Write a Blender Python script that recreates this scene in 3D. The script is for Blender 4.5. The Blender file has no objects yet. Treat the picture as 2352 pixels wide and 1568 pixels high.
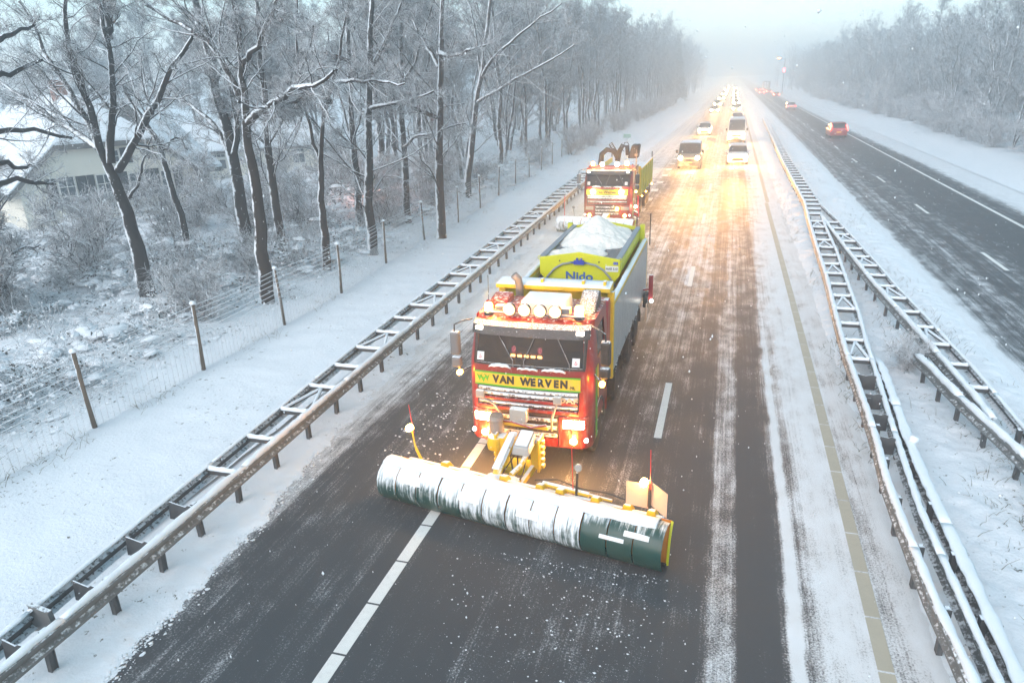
import bpy, bmesh, math, random
import numpy as np
from mathutils import Vector, Matrix
R = math.radians
rng = random.Random(7)
nrg = np.random.RandomState(11)
scene = bpy.context.scene
col = scene.collection

# ------------------------------------------------------------------ camera, sky, sun, exposure
CAM_F, CAM_P, CAM_R, CAM_PS, CAM_H = 1628.5 / 2352.0, 0.3517647, -0.0326371, 0.2964662, 7.245
cam_d = bpy.data.cameras.new('camera')
cam = bpy.data.objects.new('camera', cam_d)
col.objects.link(cam)
_fh = Vector((-math.sin(CAM_PS), math.cos(CAM_PS), 0)); _r0 = Vector((math.cos(CAM_PS), math.sin(CAM_PS), 0)); _up = Vector((0, 0, 1))
_fw = _fh * math.cos(CAM_P) - _up * math.sin(CAM_P); _u0 = _fh * math.sin(CAM_P) + _up * math.cos(CAM_P)
_rt = _r0 * math.cos(CAM_R) + _u0 * math.sin(CAM_R); _u = -_r0 * math.sin(CAM_R) + _u0 * math.cos(CAM_R)
cam.matrix_world = Matrix(((_rt.x, _u.x, -_fw.x, 0), (_rt.y, _u.y, -_fw.y, 0), (_rt.z, _u.z, -_fw.z, CAM_H), (0, 0, 0, 1)))
cam_d.sensor_width = 36.0
cam_d.lens = 36.0 * CAM_F
cam_d.clip_end = 4000
cam_d.clip_start = 0.05
scene.camera = cam

SUN_EL, SUN_AZ = R(38), R(200)
world = bpy.data.worlds.new('World'); scene.world = world; world.use_nodes = True
wn = world.node_tree.nodes; wl = world.node_tree.links
bg = wn['Background']
sky = wn.new('ShaderNodeTexSky'); sky.sky_type = 'NISHITA'; sky.sun_disc = False
sky.sun_elevation = SUN_EL; sky.sun_rotation = SUN_AZ; sky.air_density = 1.0; sky.dust_density = 1.5; sky.ozone_density = 1.0
hsv = wn.new('ShaderNodeHueSaturation'); hsv.inputs['Saturation'].default_value = 0.88; hsv.inputs['Hue'].default_value = 0.455
wl.new(sky.outputs[0], hsv.inputs['Color']); wl.new(hsv.outputs[0], bg.inputs[0])
bg.inputs[1].default_value = 0.15
sun_d = bpy.data.lights.new('sun', 'SUN'); sun_d.energy = 0.5; sun_d.angle = R(60); sun_d.color = (1.0, 0.98, 0.95)
sun = bpy.data.objects.new('sun', sun_d); col.objects.link(sun)
sun.rotation_euler = (R(90) - SUN_EL, 0, R(180) - SUN_AZ)
scene.view_settings.view_transform = 'Standard'; scene.view_settings.look = 'None'
scene.view_settings.exposure = 0.94; scene.view_settings.gamma = 1.0; scene.view_settings.use_curve_mapping = False
cy = scene.cycles
cy.use_denoising = True; cy.max_bounces = 6; cy.diffuse_bounces = 3; cy.glossy_bounces = 3; cy.transmission_bounces = 4
cy.transparent_max_bounces = 8; cy.volume_bounces = 2; cy.use_adaptive_sampling = True; cy.adaptive_threshold = 0.02
cy.sample_clamp_indirect = 4.0; cy.caustics_reflective = False; cy.caustics_refractive = False

# ------------------------------------------------------------------ helpers
def tag(o, label=None, cat=None, group=None, kind=None):
    if label: o['label'] = label
    if cat: o['category'] = cat
    if group: o['group'] = group
    if kind: o['kind'] = kind
    return o

def empty(name, loc=(0, 0, 0), rz=0.0, label=None, cat=None, group=None):
    o = bpy.data.objects.new(name, None); col.objects.link(o)
    o.location = loc; o.rotation_euler = (0, 0, rz); o.empty_display_size = 0.2
    return tag(o, label, cat, group)

def link(name, me, parent=None):
    o = bpy.data.objects.new(name, me); col.objects.link(o)
    if parent is not None: o.parent = parent
    return o

class MB:
    """collects geometry for ONE mesh"""
    def __init__(s): s.v = []; s.f = []
    def add(s, vs, fs):
        n = len(s.v); s.v += [tuple(p) for p in vs]; s.f += [tuple(i + n for i in f) for f in fs]; return s
    def box(s, x0, x1, y0, y1, z0, z1):
        return s.add([(x0, y0, z0), (x1, y0, z0), (x1, y1, z0), (x0, y1, z0), (x0, y0, z1), (x1, y0, z1), (x1, y1, z1), (x0, y1, z1)],
                     [(3, 2, 1, 0), (4, 5, 6, 7), (0, 1, 5, 4), (1, 2, 6, 5), (2, 3, 7, 6), (3, 0, 4, 7)])
    def hexa(s, p):
        return s.add(p, [(3, 2, 1, 0), (4, 5, 6, 7), (0, 1, 5, 4), (1, 2, 6, 5), (2, 3, 7, 6), (3, 0, 4, 7)])
    def bar(s, a, b, w, h=None, up=(0, 0, 1)):
        h = h or w; a = Vector(a); b = Vector(b); d = (b - a).normalized(); u = Vector(up)
        if abs(d.dot(u)) > .98: u = Vector((1, 0, 0))
        r = d.cross(u).normalized() * (w / 2); u = r.cross(d).normalized() * (h / 2)
        return s.hexa([a - r - u, a + r - u, b + r - u, b - r - u, a - r + u, a + r + u, b + r + u, b - r + u])
    def tube(s, pts, r, n=8, cap=True):
        pts = [Vector(p) for p in pts]; N = len(pts); rr = r if isinstance(r, (list, tuple)) else [r] * N
        base = len(s.v); ref = None
        for i, p in enumerate(pts):
            t = (pts[min(i + 1, N - 1)] - pts[max(i - 1, 0)])
            if t.length < 1e-9: t = Vector((0, 0, 1))
            t.normalize()
            if ref is None: ref = Vector((1, 0, 0)) if abs(t.x) < .8 else Vector((0, 1, 0))
            a = (ref - t * ref.dot(t)).normalized(); b = t.cross(a); ref = a
            for k in range(n):
                an = 2 * math.pi * k / n; q = p + a * (math.cos(an) * rr[i]) + b * (math.sin(an) * rr[i]); s.v.append((q.x, q.y, q.z))
        for i in range(N - 1):
            for k in range(n):
                k2 = (k + 1) % n; s.f.append((base + i * n + k, base + i * n + k2, base + (i + 1) * n + k2, base + (i + 1) * n + k))
        if cap:
            s.f.append(tuple(base + k for k in range(n))[::-1]); s.f.append(tuple(base + (N - 1) * n + k for k in range(n)))
        return s
    def lathe(s, prof, c=(0, 0, 0), axis='x', n=20):
        base = len(s.v)
        for r, h in prof:
            for k in range(n):
                a = 2 * math.pi * k / n; u, w = r * math.cos(a), r * math.sin(a)
                q = {'x': (h, u, w), 'y': (u, h, w), 'z': (u, w, h)}[axis]
                s.v.append((c[0] + q[0], c[1] + q[1], c[2] + q[2]))
        for i in range(len(prof) - 1):
            for k in range(n):
                k2 = (k + 1) % n; f = (base + i * n + k, base + i * n + k2, base + (i + 1) * n + k2, base + (i + 1) * n + k)
                s.f.append(f if axis != 'y' else f[::-1])
        if prof[0][0] > 1e-6: s.f.append(tuple(base + k for k in range(n))[::-1])
        if prof[-1][0] > 1e-6: s.f.append(tuple(base + (len(prof) - 1) * n + k for k in range(n)))
        return s
    def sheet(s, rows, th=None):
        """rows: list of lists of points; th: thickness vector makes it a closed slab"""
        m, n = len(rows), len(rows[0]); b = len(s.v)
        for r in rows: s.v += [tuple(p) for p in r]
        for i in range(m - 1):
            for j in range(n - 1): s.f.append((b + i * n + j, b + i * n + j + 1, b + (i + 1) * n + j + 1, b + (i + 1) * n + j))
        if th is not None:
            t = Vector(th); c = len(s.v)
            for r in rows: s.v += [tuple(Vector(p) + t) for p in r]
            for i in range(m - 1):
                for j in range(n - 1): s.f.append((c + i * n + j, c + (i + 1) * n + j, c + (i + 1) * n + j + 1, c + i * n + j + 1))
            ring = [(0, j) for j in range(n)] + [(i, n - 1) for i in range(1, m)] + [(m - 1, j) for j in range(n - 2, -1, -1)] + [(i, 0) for i in range(m - 2, 0, -1)]
            ids = [i * n + j for i, j in ring]
            for a, d in zip(ids, ids[1:] + ids[:1]): s.f.append((b + d, b + a, c + a, c + d))
        return s
    def prism(s, poly, axis, a, b):
        """poly: 2-D outline; extruded along axis from a to b"""
        n = len(poly)
        def P(p, h): return {'x': (h, p[0], p[1]), 'y': (p[0], h, p[1]), 'z': (p[0], p[1], h)}[axis]
        base = len(s.v); s.v += [P(p, a) for p in poly] + [P(p, b) for p in poly]
        s.f.append(tuple(base + i for i in range(n))[::-1]); s.f.append(tuple(base + n + i for i in range(n)))
        for i in range(n):
            j = (i + 1) % n; s.f.append((base + i, base + j, base + n + j, base + n + i))
        return s
    def mesh(s, name, mat, smooth=False):
        me = bpy.data.meshes.new(name); me.from_pydata(s.v, [], s.f)
        bm = bmesh.new(); bm.from_mesh(me); bmesh.ops.recalc_face_normals(bm, faces=bm.faces); bm.to_mesh(me); bm.free()
        if mat: me.materials.append(mat)
        if smooth:
            me.polygons.foreach_set('use_smooth', [True] * len(me.polygons))
        return me
    def build(s, name, mat, parent=None, smooth=False, bevel=0.0, auto=None):
        o = link(name, s.mesh(name, mat, smooth), parent)
        if bevel:
            m = o.modifiers.new('bevel', 'BEVEL'); m.width = bevel; m.segments = 2; m.limit_method = 'ANGLE'; m.angle_limit = R(35)
        if auto:
            o.data.set_sharp_from_angle(angle=R(auto))
        return o

def np_mesh(name, verts, faces, mat, parent=None, smooth=False):
    """fast path: verts (N,3), faces (M,3|4) numpy arrays of equal size"""
    me = bpy.data.meshes.new(name); k = faces.shape[1]
    me.vertices.add(len(verts)); me.vertices.foreach_set('co', np.asarray(verts, np.float32).ravel())
    me.loops.add(faces.size); me.loops.foreach_set('vertex_index', faces.astype(np.int32).ravel())
    me.polygons.add(len(faces)); me.polygons.foreach_set('loop_start', np.arange(0, faces.size, k, dtype=np.int32))
    me.polygons.foreach_set('loop_total', np.full(len(faces), k, np.int32))
    if smooth: me.polygons.foreach_set('use_smooth', np.ones(len(faces), bool))
    me.update(); me.validate()
    me.materials.append(mat)
    return link(name, me, parent)

def grid_mesh(name, xs, ys, zf, mat, parent=None, smooth=True):
    X, Y = np.meshgrid(xs, ys); Z = zf(X, Y); n, m = X.shape
    v = np.stack([X, Y, Z], -1).reshape(-1, 3); i = np.arange((n - 1) * m).reshape(n - 1, m)[:, :-1].ravel()
    f = np.stack([i, i + 1, i + m + 1, i + m], 1)
    return np_mesh(name, v, f, mat, parent, smooth)

_lat = np.random.RandomState(3).rand(256, 256)
def vnoise(X, Y, s):
    x = np.asarray(X) * s; y = np.asarray(Y) * s; xi = np.floor(x).astype(int); yi = np.floor(y).astype(int); fx = x - xi; fy = y - yi
    fx = fx * fx * (3 - 2 * fx); fy = fy * fy * (3 - 2 * fy)
    g = lambda a, b: _lat[a % 256, b % 256]
    return (g(xi, yi) * (1 - fx) + g(xi + 1, yi) * fx) * (1 - fy) + (g(xi, yi + 1) * (1 - fx) + g(xi + 1, yi + 1) * fx) * fy
def fbm(X, Y, s, o=4):
    t = 0; a = .5
    for k in range(o): t = t + a * (vnoise(X + 17.3 * k, Y - 9.1 * k, s) - .5) * 2; s *= 2.03; a *= .5
    return t
def sstep(a, b, x): t = np.clip((x - a) / (b - a), 0, 1); return t * t * (3 - 2 * t)

# ------------------------------------------------------------------ materials
class NT:
    def __init__(s, name):
        s.m = bpy.data.materials.new(name); s.m.use_nodes = True; s.t = s.m.node_tree
        s.b = s.t.nodes['Principled BSDF']; s.out = s.t.nodes['Material Output']
    def n(s, typ, **kw):
        nd = s.t.nodes.new(typ)
        for k, v in kw.items():
            if k in nd.inputs: s.put(nd.inputs[k], v)
            else: setattr(nd, k, v)
        return nd
    def put(s, sock, v):
        if isinstance(v, bpy.types.NodeSocket): s.t.links.new(v, sock)
        elif isinstance(v, (tuple, list)) and len(v) == 3 and sock.type == 'RGBA': sock.default_value = (*v, 1)
        else: sock.default_value = v
    def math(s, op, a, b=0.0, clamp=False):
        nd = s.t.nodes.new('ShaderNodeMath'); nd.operation = op; nd.use_clamp = clamp; s.put(nd.inputs[0], a); s.put(nd.inputs[1], b); return nd.outputs[0]
    def noise(s, vec, scale, detail=4, rough=.55):
        nd = s.n('ShaderNodeTexNoise', Scale=scale, Detail=detail, Roughness=rough)
        if vec is not None: s.put(nd.inputs['Vector'], vec)
        return nd.outputs['Fac']
    def mix(s, f, a, b):
        nd = s.t.nodes.new('ShaderNodeMix'); nd.data_type = 'RGBA'; s.put(nd.inputs[0], f); s.put(nd.inputs[6], a); s.put(nd.inputs[7], b); return nd.outputs[2]
    def mixf(s, f, a, b):
        nd = s.t.nodes.new('ShaderNodeMix'); s.put(nd.inputs[0], f); s.put(nd.inputs[2], a); s.put(nd.inputs[3], b); return nd.outputs[0]
    def ss(s, x, a, b, lo=0.0, hi=1.0):
        nd = s.t.nodes.new('ShaderNodeMapRange'); nd.interpolation_type = 'SMOOTHSTEP'
        for i, v in enumerate((x, a, b, lo, hi)): s.put(nd.inputs[i], v)
        return nd.outputs[0]
    def pos(s): return s.n('ShaderNodeNewGeometry')
    def scaled(s, vec, sc):
        nd = s.n('ShaderNodeMapping'); s.put(nd.inputs['Vector'], vec); nd.inputs['Scale'].default_value = sc; return nd.outputs[0]
    def bump(s, h, strength=.3, dist=.02):
        nd = s.n('ShaderNodeBump', Strength=strength, Distance=dist, Height=h); s.t.links.new(nd.outputs[0], s.b.inputs['Normal'])
    def fin(s, colr=None, rough=None, metal=None):
        if colr is not None: s.put(s.b.inputs['Base Color'], colr)
        if rough is not None: s.put(s.b.inputs['Roughness'], rough)
        if metal is not None: s.put(s.b.inputs['Metallic'], metal)
        return s.m

SNOW = (0.80, 0.84, 0.88)
def pm(name, c, rough=.5, metal=0.0, var=.2, vs=3.0, snow=0.0, wind=(0, 0, 1), ns=9.0, dirt=0.0, emis=None, es=0.0, coat=0.0):
    """procedural paint/metal/wood: colour variation, grime, and snow lying where the surface faces 'wind' (snow 0..1)"""
    t = NT(name); g = t.pos(); tc = t.n('ShaderNodeTexCoord').outputs['Object']
    nz = t.noise(tc, vs, 5)
    dark = tuple(x * (1 - var) for x in c); lite = tuple(min(1, x * (1 + var * .6)) for x in c)
    base = t.mix(nz, dark, lite); rg = rough
    if dirt:
        dn = t.noise(t.scaled(tc, (5, 5, 1.4)), 2.3, 6, .7); base = t.mix(t.ss(dn, .48, .78, 0, dirt), base, (.36, .345, .335)); rg = t.mixf(t.ss(dn, .45, .75), rough, min(1, rough + .3))
    if snow:
        dv = t.n('ShaderNodeVectorMath', operation='DOT_PRODUCT'); t.put(dv.inputs[0], g.outputs['Normal']); L = math.sqrt(sum(x * x for x in wind)); dv.inputs[1].default_value = tuple(x / L for x in wind)
        sn = t.noise(g.outputs['Position'], ns, 5, .65)
        f = t.math('ADD', dv.outputs['Value'], t.math('MULTIPLY', t.math('SUBTRACT', sn, .5), 1.5))
        th = 1.0 - snow
        f = t.ss(f, th - .14, th + .14)
        base = t.mix(f, base, SNOW); rg = t.mixf(f, rg, .75)
        if metal: metal = t.mixf(f, metal, 0.0)
    if emis: t.put(t.b.inputs['Emission Color'], emis); t.b.inputs['Emission Strength'].default_value = es
    if coat: t.b.inputs['Coat Weight'].default_value = coat; t.b.inputs['Coat Roughness'].default_value = .12
    return t.fin(base, rg, metal)

def glow(name, c, s):
    t = NT(name); tc = t.n('ShaderNodeTexCoord').outputs['Object']
    t.put(t.b.inputs['Emission Color'], t.mix(t.noise(tc, 20, 2), tuple(x * .9 for x in c), c)); t.b.inputs['Emission Strength'].default_value = s
    return t.fin(c, .25)

def snow_mat(name, specks=0.0, sx=None, bumpd=.03, tint=SNOW):
    t = NT(name); g = t.pos(); p = g.outputs['Position']
    n1 = t.noise(p, 1.1, 5); n2 = t.noise(p, 14, 5, .65); c = t.mix(n1, tuple(x * .94 for x in tint), tint)
    if specks:
        n3 = t.noise(p, 7, 6, .75); n4 = t.noise(p, .5, 3)
        f = t.ss(t.math('ADD', n3, t.math('MULTIPLY', t.math('SUBTRACT', n4, .5), .25)), .72 - specks, .76 - specks * .8)
        c = t.mix(f, c, (.09, .085, .06))
    t.bump(t.math('ADD', n2, t.math('MULTIPLY', n1, 2.0)), .5, bumpd)
    return t.fin(c, .8)

def road_mat(name, x0, x1, near, far, y0, y1, wet=.66, slush=(.66, .66, .66)):
    """asphalt with snow cover: cover profile across the road (near / far along it), tyre streaks and speckle"""
    t = NT(name); g = t.pos(); p = g.outputs['Position']; sp = t.n('ShaderNodeSeparateXYZ'); t.put(sp.inputs[0], p)
    wob = t.math('MULTIPLY', t.math('SUBTRACT', t.noise(p, .35, 3), .5), .35)
    xn = t.ss(t.math('ADD', sp.outputs[0], wob), x0, x1); xn.node.interpolation_type = 'LINEAR'
    def ramp(st):
        r = t.n('ShaderNodeValToRGB'); t.put(r.inputs[0], xn); e = r.color_ramp.elements
        while len(e) < len(st): e.new(.5)
        for el, (x, v) in zip(e, st): el.position = (x - x0) / (x1 - x0); el.color = (v, v, v, 1)
        return r.outputs[0]
    cov = t.mixf(t.ss(t.math('ADD', sp.outputs[1], t.math('MULTIPLY', wob, 20)), y0, y1), ramp(near), ramp(far))
    st = t.noise(t.scaled(p, (6.0, .05, 1)), 1.0, 5, .6); st2 = t.noise(t.scaled(p, (26.0, .22, 1)), 1.0, 4, .6)
    fine = t.noise(p, 34, 5, .75); mid = t.noise(t.scaled(p, (2.2, 1.1, 1)), 1.0, 5, .65)
    s = t.math('ADD', cov, t.math('MULTIPLY', t.math('SUBTRACT', st, .5), .55))
    s = t.math('ADD', s, t.math('MULTIPLY', t.math('SUBTRACT', st2, .5), .45))
    s = t.math('ADD', s, t.math('MULTIPLY', t.math('SUBTRACT', mid, .5), .75))
    s = t.math('ADD', s, t.math('MULTIPLY', t.math('SUBTRACT', fine, .5), 1.35))
    f = t.ss(s, .30, .76)
    ag = t.noise(p, 90, 3, .7); a2 = t.noise(p, .6, 4)
    asp = t.mix(ag, (.010, .012, .014), (.062, .069, .078)); asp = t.mix(a2, asp, t.mix(ag, (.024, .028, .032), (.098, .108, .118)))
    c = t.mix(f, asp, t.mix(mid, slush, SNOW))
    t.bump(t.math('ADD', t.math('MULTIPLY', ag, .5), f), .35, .012)
    return t.fin(c, t.mixf(f, t.mixf(a2, wet - .12, wet + .16), .8))

M = {}
M['snow'] = snow_mat('snow'); M['snow_verge'] = snow_mat('snow_verge', .085); M['snow_median'] = snow_mat('snow_median', .10, bumpd=.05)
M['snow_bank'] = snow_mat('snow_bank', .10, bumpd=.05)
M['snow_cap'] = snow_mat('snow_cap', 0, bumpd=.02)
M['bark'] = pm('bark', (.018, .015, .013), .9, var=.5, vs=6, snow=.52, wind=(-.72, -.30, .62), ns=3.2)
M['bark_brown'] = pm('bark_brown', (.026, .017, .012), .9, var=.5, vs=6, snow=.48, wind=(-.78, -.25, .55), ns=3.0)
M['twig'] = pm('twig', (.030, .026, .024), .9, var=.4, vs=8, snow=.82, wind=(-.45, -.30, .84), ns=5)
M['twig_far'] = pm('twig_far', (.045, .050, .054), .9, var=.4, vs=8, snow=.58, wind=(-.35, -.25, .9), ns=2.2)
M['bramble'] = pm('bramble_stem', (.040, .037, .035), .9, var=.4, vs=8, snow=.98, wind=(-.35, -.15, .92), ns=5)
M['spruce'] = pm('spruce', (.035, .05, .04), .9, var=.4, vs=5, snow=.42, ns=4)
M['ivy'] = pm('ivy', (.035, .045, .030), .6, var=.5, vs=9, snow=1.0, wind=(-.3, -.1, .95), ns=5)
M['grass'] = pm('grass', (.14, .12, .065), .9, var=.5, vs=3, snow=.25, ns=6)
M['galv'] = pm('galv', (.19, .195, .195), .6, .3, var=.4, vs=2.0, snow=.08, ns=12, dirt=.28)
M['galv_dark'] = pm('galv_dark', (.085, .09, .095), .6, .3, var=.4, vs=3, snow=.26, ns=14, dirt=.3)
M['post_wood'] = pm('post_wood', (.13, .095, .065), .85, var=.45, vs=7, snow=.52, wind=(-.9, -.3, .35), ns=6)
M['wire'] = pm('wire', (.42, .44, .45), .7, .2, var=.2, snow=.9, ns=30)
M['paint_white'] = pm('paint_white', (.74, .74, .71), .6, var=.14, vs=5, dirt=.25)
M['paint_edge'] = pm('paint_edge', (.47, .43, .34), .55, var=.25, vs=1.6, dirt=.3)
M['red'] = pm('red_paint', (.27, .007, .008), .4, var=.4, vs=2, dirt=.5, snow=-.1, ns=14, coat=.4)
M['red_dark'] = pm('red_dark_paint', (.33, .012, .02), .4, var=.25, vs=2, dirt=.2, snow=.1, coat=.3)
M['yellow'] = pm('yellow_paint', (.80, .50, .015), .45, var=.25, vs=3, dirt=.22, snow=.30, ns=9)
M['yellow_clean'] = pm('yellow_clean', (.78, .50, .02), .45, var=.2, vs=3, dirt=.35)
M['lime'] = pm('lime_paint', (.60, .60, .008), .4, var=.16, vs=2, dirt=.12)
M['lime_dark'] = pm('lime_dark_paint', (.48, .45, .02), .5, var=.25, vs=2, dirt=.3)
M['green'] = pm('green_paint', (.10, .42, .02), .4, var=.2, dirt=.12)
M['black'] = pm('black_plastic', (.018, .018, .02), .45, var=.3, dirt=.25, snow=.12, ns=20)
M['black_clean'] = pm('black_clean', (.012, .012, .014), .5, var=.3)
M['visor'] = pm('visor_plastic', (.03, .03, .034), .4, var=.3, snow=.03, wind=(0, -.3, .95), ns=45)
M['grille'] = pm('grille_grey', (.10, .10, .105), .55, var=.4, snow=.48, wind=(0, -.5, .85), ns=15, dirt=.3)
M['tyre'] = pm('tyre_rubber', (.022, .022, .023), .85, var=.4, dirt=.45)
M['rim'] = pm('rim_steel', (.22, .22, .22), .6, .4, var=.4, dirt=.6)
M['chassis'] = pm('chassis', (.03, .03, .032), .7, var=.4, dirt=.4)
M['panel'] = pm('grey_panel', (.36, .37, .37), .32, .15, var=.15, vs=.7, dirt=.35)
M['steel'] = pm('steel_pipe', (.30, .27, .25), .5, .4, var=.3, dirt=.4)
M['white'] = pm('white_paint', (.78, .79, .79), .4, var=.06, dirt=.1, snow=.22)
M['lens'] = pm('grey_lens', (.36, .34, .31), .2, var=.1, snow=.2)
M['plastic_grey'] = pm('plastic_grey', (.16, .165, .175), .5, var=.2, snow=.3)
M['blue'] = pm('blue_paint', (.015, .05, .42), .4, var=.15)
M['navy'] = pm('navy_tarp', (.03, .03, .10), .6, var=.3)
M['hose'] = pm('hose_grey', (.24, .27, .31), .5, var=.2)
M['orange'] = pm('orange_blade', (.62, .20, .012), .5, var=.3, dirt=.3)
M['pole_red'] = pm('pole_red', (.60, .025, .03), .4, var=.15)
M['board'] = pm('board_beige', (.62, .42, .30), .55, var=.15, dirt=.15)
M['salt'] = snow_mat('salt', 0.02, bumpd=.08, tint=(.84, .80, .74))
M['cable'] = pm('cable', (.02, .02, .022), .5)
def skin(nm, sn, kz=.8):
    t = NT(nm); g = t.pos(); p = g.outputs['Position']; sx = t.n('ShaderNodeSeparateXYZ'); t.put(sx.inputs[0], g.outputs['Normal'])
    tc = t.n('ShaderNodeTexCoord').outputs['Object']
    st = t.noise(t.scaled(tc, (30, 2.2, 2.2)), 1.0, 5, .7); bl = t.noise(tc, 2.6, 5, .6)
    f = t.math('ADD', t.math('MULTIPLY', sx.outputs[2], kz), t.math('ADD', t.math('MULTIPLY', t.math('SUBTRACT', st, .5), 1.25), t.math('MULTIPLY', t.math('SUBTRACT', bl, .5), .9)))
    f = t.ss(f, .55 - sn, 1.0 - sn)
    c = t.mix(f, t.mix(bl, (.008, .045, .040), (.016, .075, .066)), SNOW)
    return t.fin(c, t.mixf(f, .35, .8))
M['skin_a'] = skin('skin_partly_snowy', .62, .5); M['skin_b'] = skin('skin_snowy', .80, .35); M['skin_c'] = skin('skin_clean', .0)
M['wall'] = pm('plaster_wall', (.74, .71, .62), .85, var=.1, vs=1.2, dirt=.1)
M['shutter'] = pm('shutter_dark', (.022, .032, .038), .6, var=.3, snow=.1)
M['frame_white'] = pm('frame_white', (.68, .68, .64), .6, var=.1)
M['roof_edge'] = pm('roof_edge', (.13, .12, .11), .8, var=.3, snow=.1)
M['brick'] = pm('chimney_brick', (.32, .17, .13), .85, var=.3, vs=9, snow=.3)
def glass(nm, c=(.02, .025, .03), tr=.0):
    t = NT(nm); tc = t.n('ShaderNodeTexCoord').outputs['Object']; n = t.noise(tc, 3, 4)
    t.fin(t.mix(n, c, tuple(x * 1.8 for x in c)), .08); t.b.inputs['IOR'].default_value = 1.5
    if tr:
        tb = t.n('ShaderNodeBsdfTransparent'); tb.inputs[0].default_value = (.32, .33, .35, 1); mx = t.n('ShaderNodeMixShader'); mx.inputs[0].default_value = tr
        t.t.links.new(t.b.outputs[0], mx.inputs[1]); t.t.links.new(tb.outputs[0], mx.inputs[2]); t.t.links.new(mx.outputs[0], t.out.inputs[0])
    return t.m
M['glass'] = glass('glass_dark'); M['windscreen'] = glass('windscreen_glass', (.012, .012, .014), .62); M['pane'] = glass('window_pane', (.05, .065, .075))
M['head'] = glow('headlight_lit', (1.0, .78, .42), 55); M['head_far'] = glow('headlight_far', (1.0, .74, .36), 200)
M['fog'] = glow('fog_lamp_lit', (1.0, .52, .13), 60); M['amber'] = glow('amber_lamp', (1.0, .42, .05), 40); M['amber_dim'] = glow('amber_lamp_dim', (1.0, .36, .04), 3)
M['spotlit'] = glow('spot_lamp_lit', (1.0, .66, .30), 1.7); M['whitelit'] = glow('white_lamp_lit', (1.0, .92, .8), 8)
M['tail'] = glow('tail_lamp_lit', (1.0, .04, .03), 14); M['pinklit'] = glow('pink_lamp', (1.0, .15, .18), 5); M['tail_far'] = glow('tail_far', (1.0, .10, .05), 90)
M['plate_y'] = pm('plate_yellow', (.80, .52, .03), .5, var=.05); M['plate_w'] = pm('plate_white', (.72, .73, .74), .45, var=.05)
M['ink'] = pm('ink_black', (.02, .02, .02), .5); M['ink_blue'] = pm('ink_blue', (.012, .10, .42), .45); M['ink_cream'] = pm('ink_cream', (.55, .48, .36), .5); M['ink_red'] = pm('ink_red', (.6, .05, .03), .5)

def text(name, s, size, loc, rot, mat, parent, ext=.003, w=1.0, bold=0.0):
    cu = bpy.data.curves.new(name, 'FONT'); cu.body = s; cu.size = size; cu.align_x = 'CENTER'; cu.align_y = 'CENTER'; cu.extrude = ext; cu.offset = bold; cu.resolution_u = 3
    cu.space_character = 1.0
    tmp = bpy.data.objects.new('tmp', cu); me = bpy.data.meshes.new_from_object(tmp); bpy.data.objects.remove(tmp); bpy.data.curves.remove(cu)
    me.name = name; me.materials.clear(); me.materials.append(mat); o = link(name, me, parent); o.location = loc; o.rotation_euler = rot; o.scale = (w, 1, 1); return o

def spot(name, loc, target, energy, c, parent=None, size=70, blend=.6, rad=.08):
    d = bpy.data.lights.new(name, 'SPOT'); d.energy = energy; d.color = c; d.spot_size = R(size); d.spot_blend = blend; d.shadow_soft_size = rad
    o = bpy.data.objects.new(name, d); col.objects.link(o); o.location = loc
    o.rotation_euler = (Vector(target) - Vector(loc)).to_track_quat('-Z', 'Y').to_euler()
    if parent is not None: o.parent = parent
    return o
def point(name, loc, energy, c, parent=None, rad=.06):
    d = bpy.data.lights.new(name, 'POINT'); d.energy = energy; d.color = c; d.shadow_soft_size = rad
    o = bpy.data.objects.new(name, d); col.objects.link(o); o.location = loc
    if parent is not None: o.parent = parent
    return o
WARM = (1.0, .60, .22)
# ------------------------------------------------------------------ ground, roads, verges
g0 = MB().add([(-1500, -300, -.30), (1500, -300, -.30), (1500, 2500, -.30), (-1500, 2500, -.30)], [(0, 1, 2, 3)]).build('ground', M['snow'])
tag(g0, 'wide flat snow-covered ground reaching to the horizon', kind='structure')
NEARL = [(-9, .95), (-8.2, .82), (-7.5, .50), (-7.0, .26), (-5.9, .20), (-5.0, .22), (-3.6, .16), (-2.4, .22), (-1.4, .30), (-.5, .14), (.05, .20), (.22, .50), (.50, .50), (.62, .10), (1.10, .12), (1.24, .40), (1.31, .98), (1.40, .95), (1.48, .46), (1.7, .74), (2.2, .82), (2.62, .60), (2.9, .74), (3.2, 1.0)]
FARL = [(-9, 1.0), (-8.3, .84), (-7.0, .70), (-5.4, .66), (-4.9, .50), (-3.9, .36), (-3.3, .50), (-2.7, .52), (-2.0, .38), (-1.3, .52), (-.6, .54), (-.1, .36), (.5, .50), (1.1, .38), (1.5, .60), (2.2, .86), (2.9, .80), (3.2, 1.0)]
M['roadL'] = road_mat('asphalt_left', -9.0, 3.4, NEARL, FARL, 10, 30, slush=(.58, .57, .56))
NEARR = [(6.2, 1.0), (7.35, .95), (7.55, .50), (8.1, .34), (8.9, .42), (9.6, .28), (10.3, .38), (11.0, .24), (12.3, .16), (13.0, .20), (13.9, .26), (14.6, .32), (15.2, .72), (15.8, .95), (17, 1.0)]
FARR = [(6.2, 1.0), (7.35, .95), (7.55, .55), (8.1, .42), (8.9, .48), (9.6, .36), (10.3, .46), (11.0, .34), (12.3, .26), (13.0, .30), (13.9, .38), (14.4, .60), (15.0, .85), (15.8, .97), (17, 1.0)]
M['roadR'] = road_mat('asphalt_right', 6.2, 17.2, NEARR, FARR, 60, 130, slush=(.60, .62, .64))
rl = MB().add([(-9.4, -40, 0), (3.5, -40, 0), (3.5, 1400, 0), (-9.4, 1400, 0)], [(0, 1, 2, 3)]).build('carriageway_left', M['roadL'])
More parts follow.
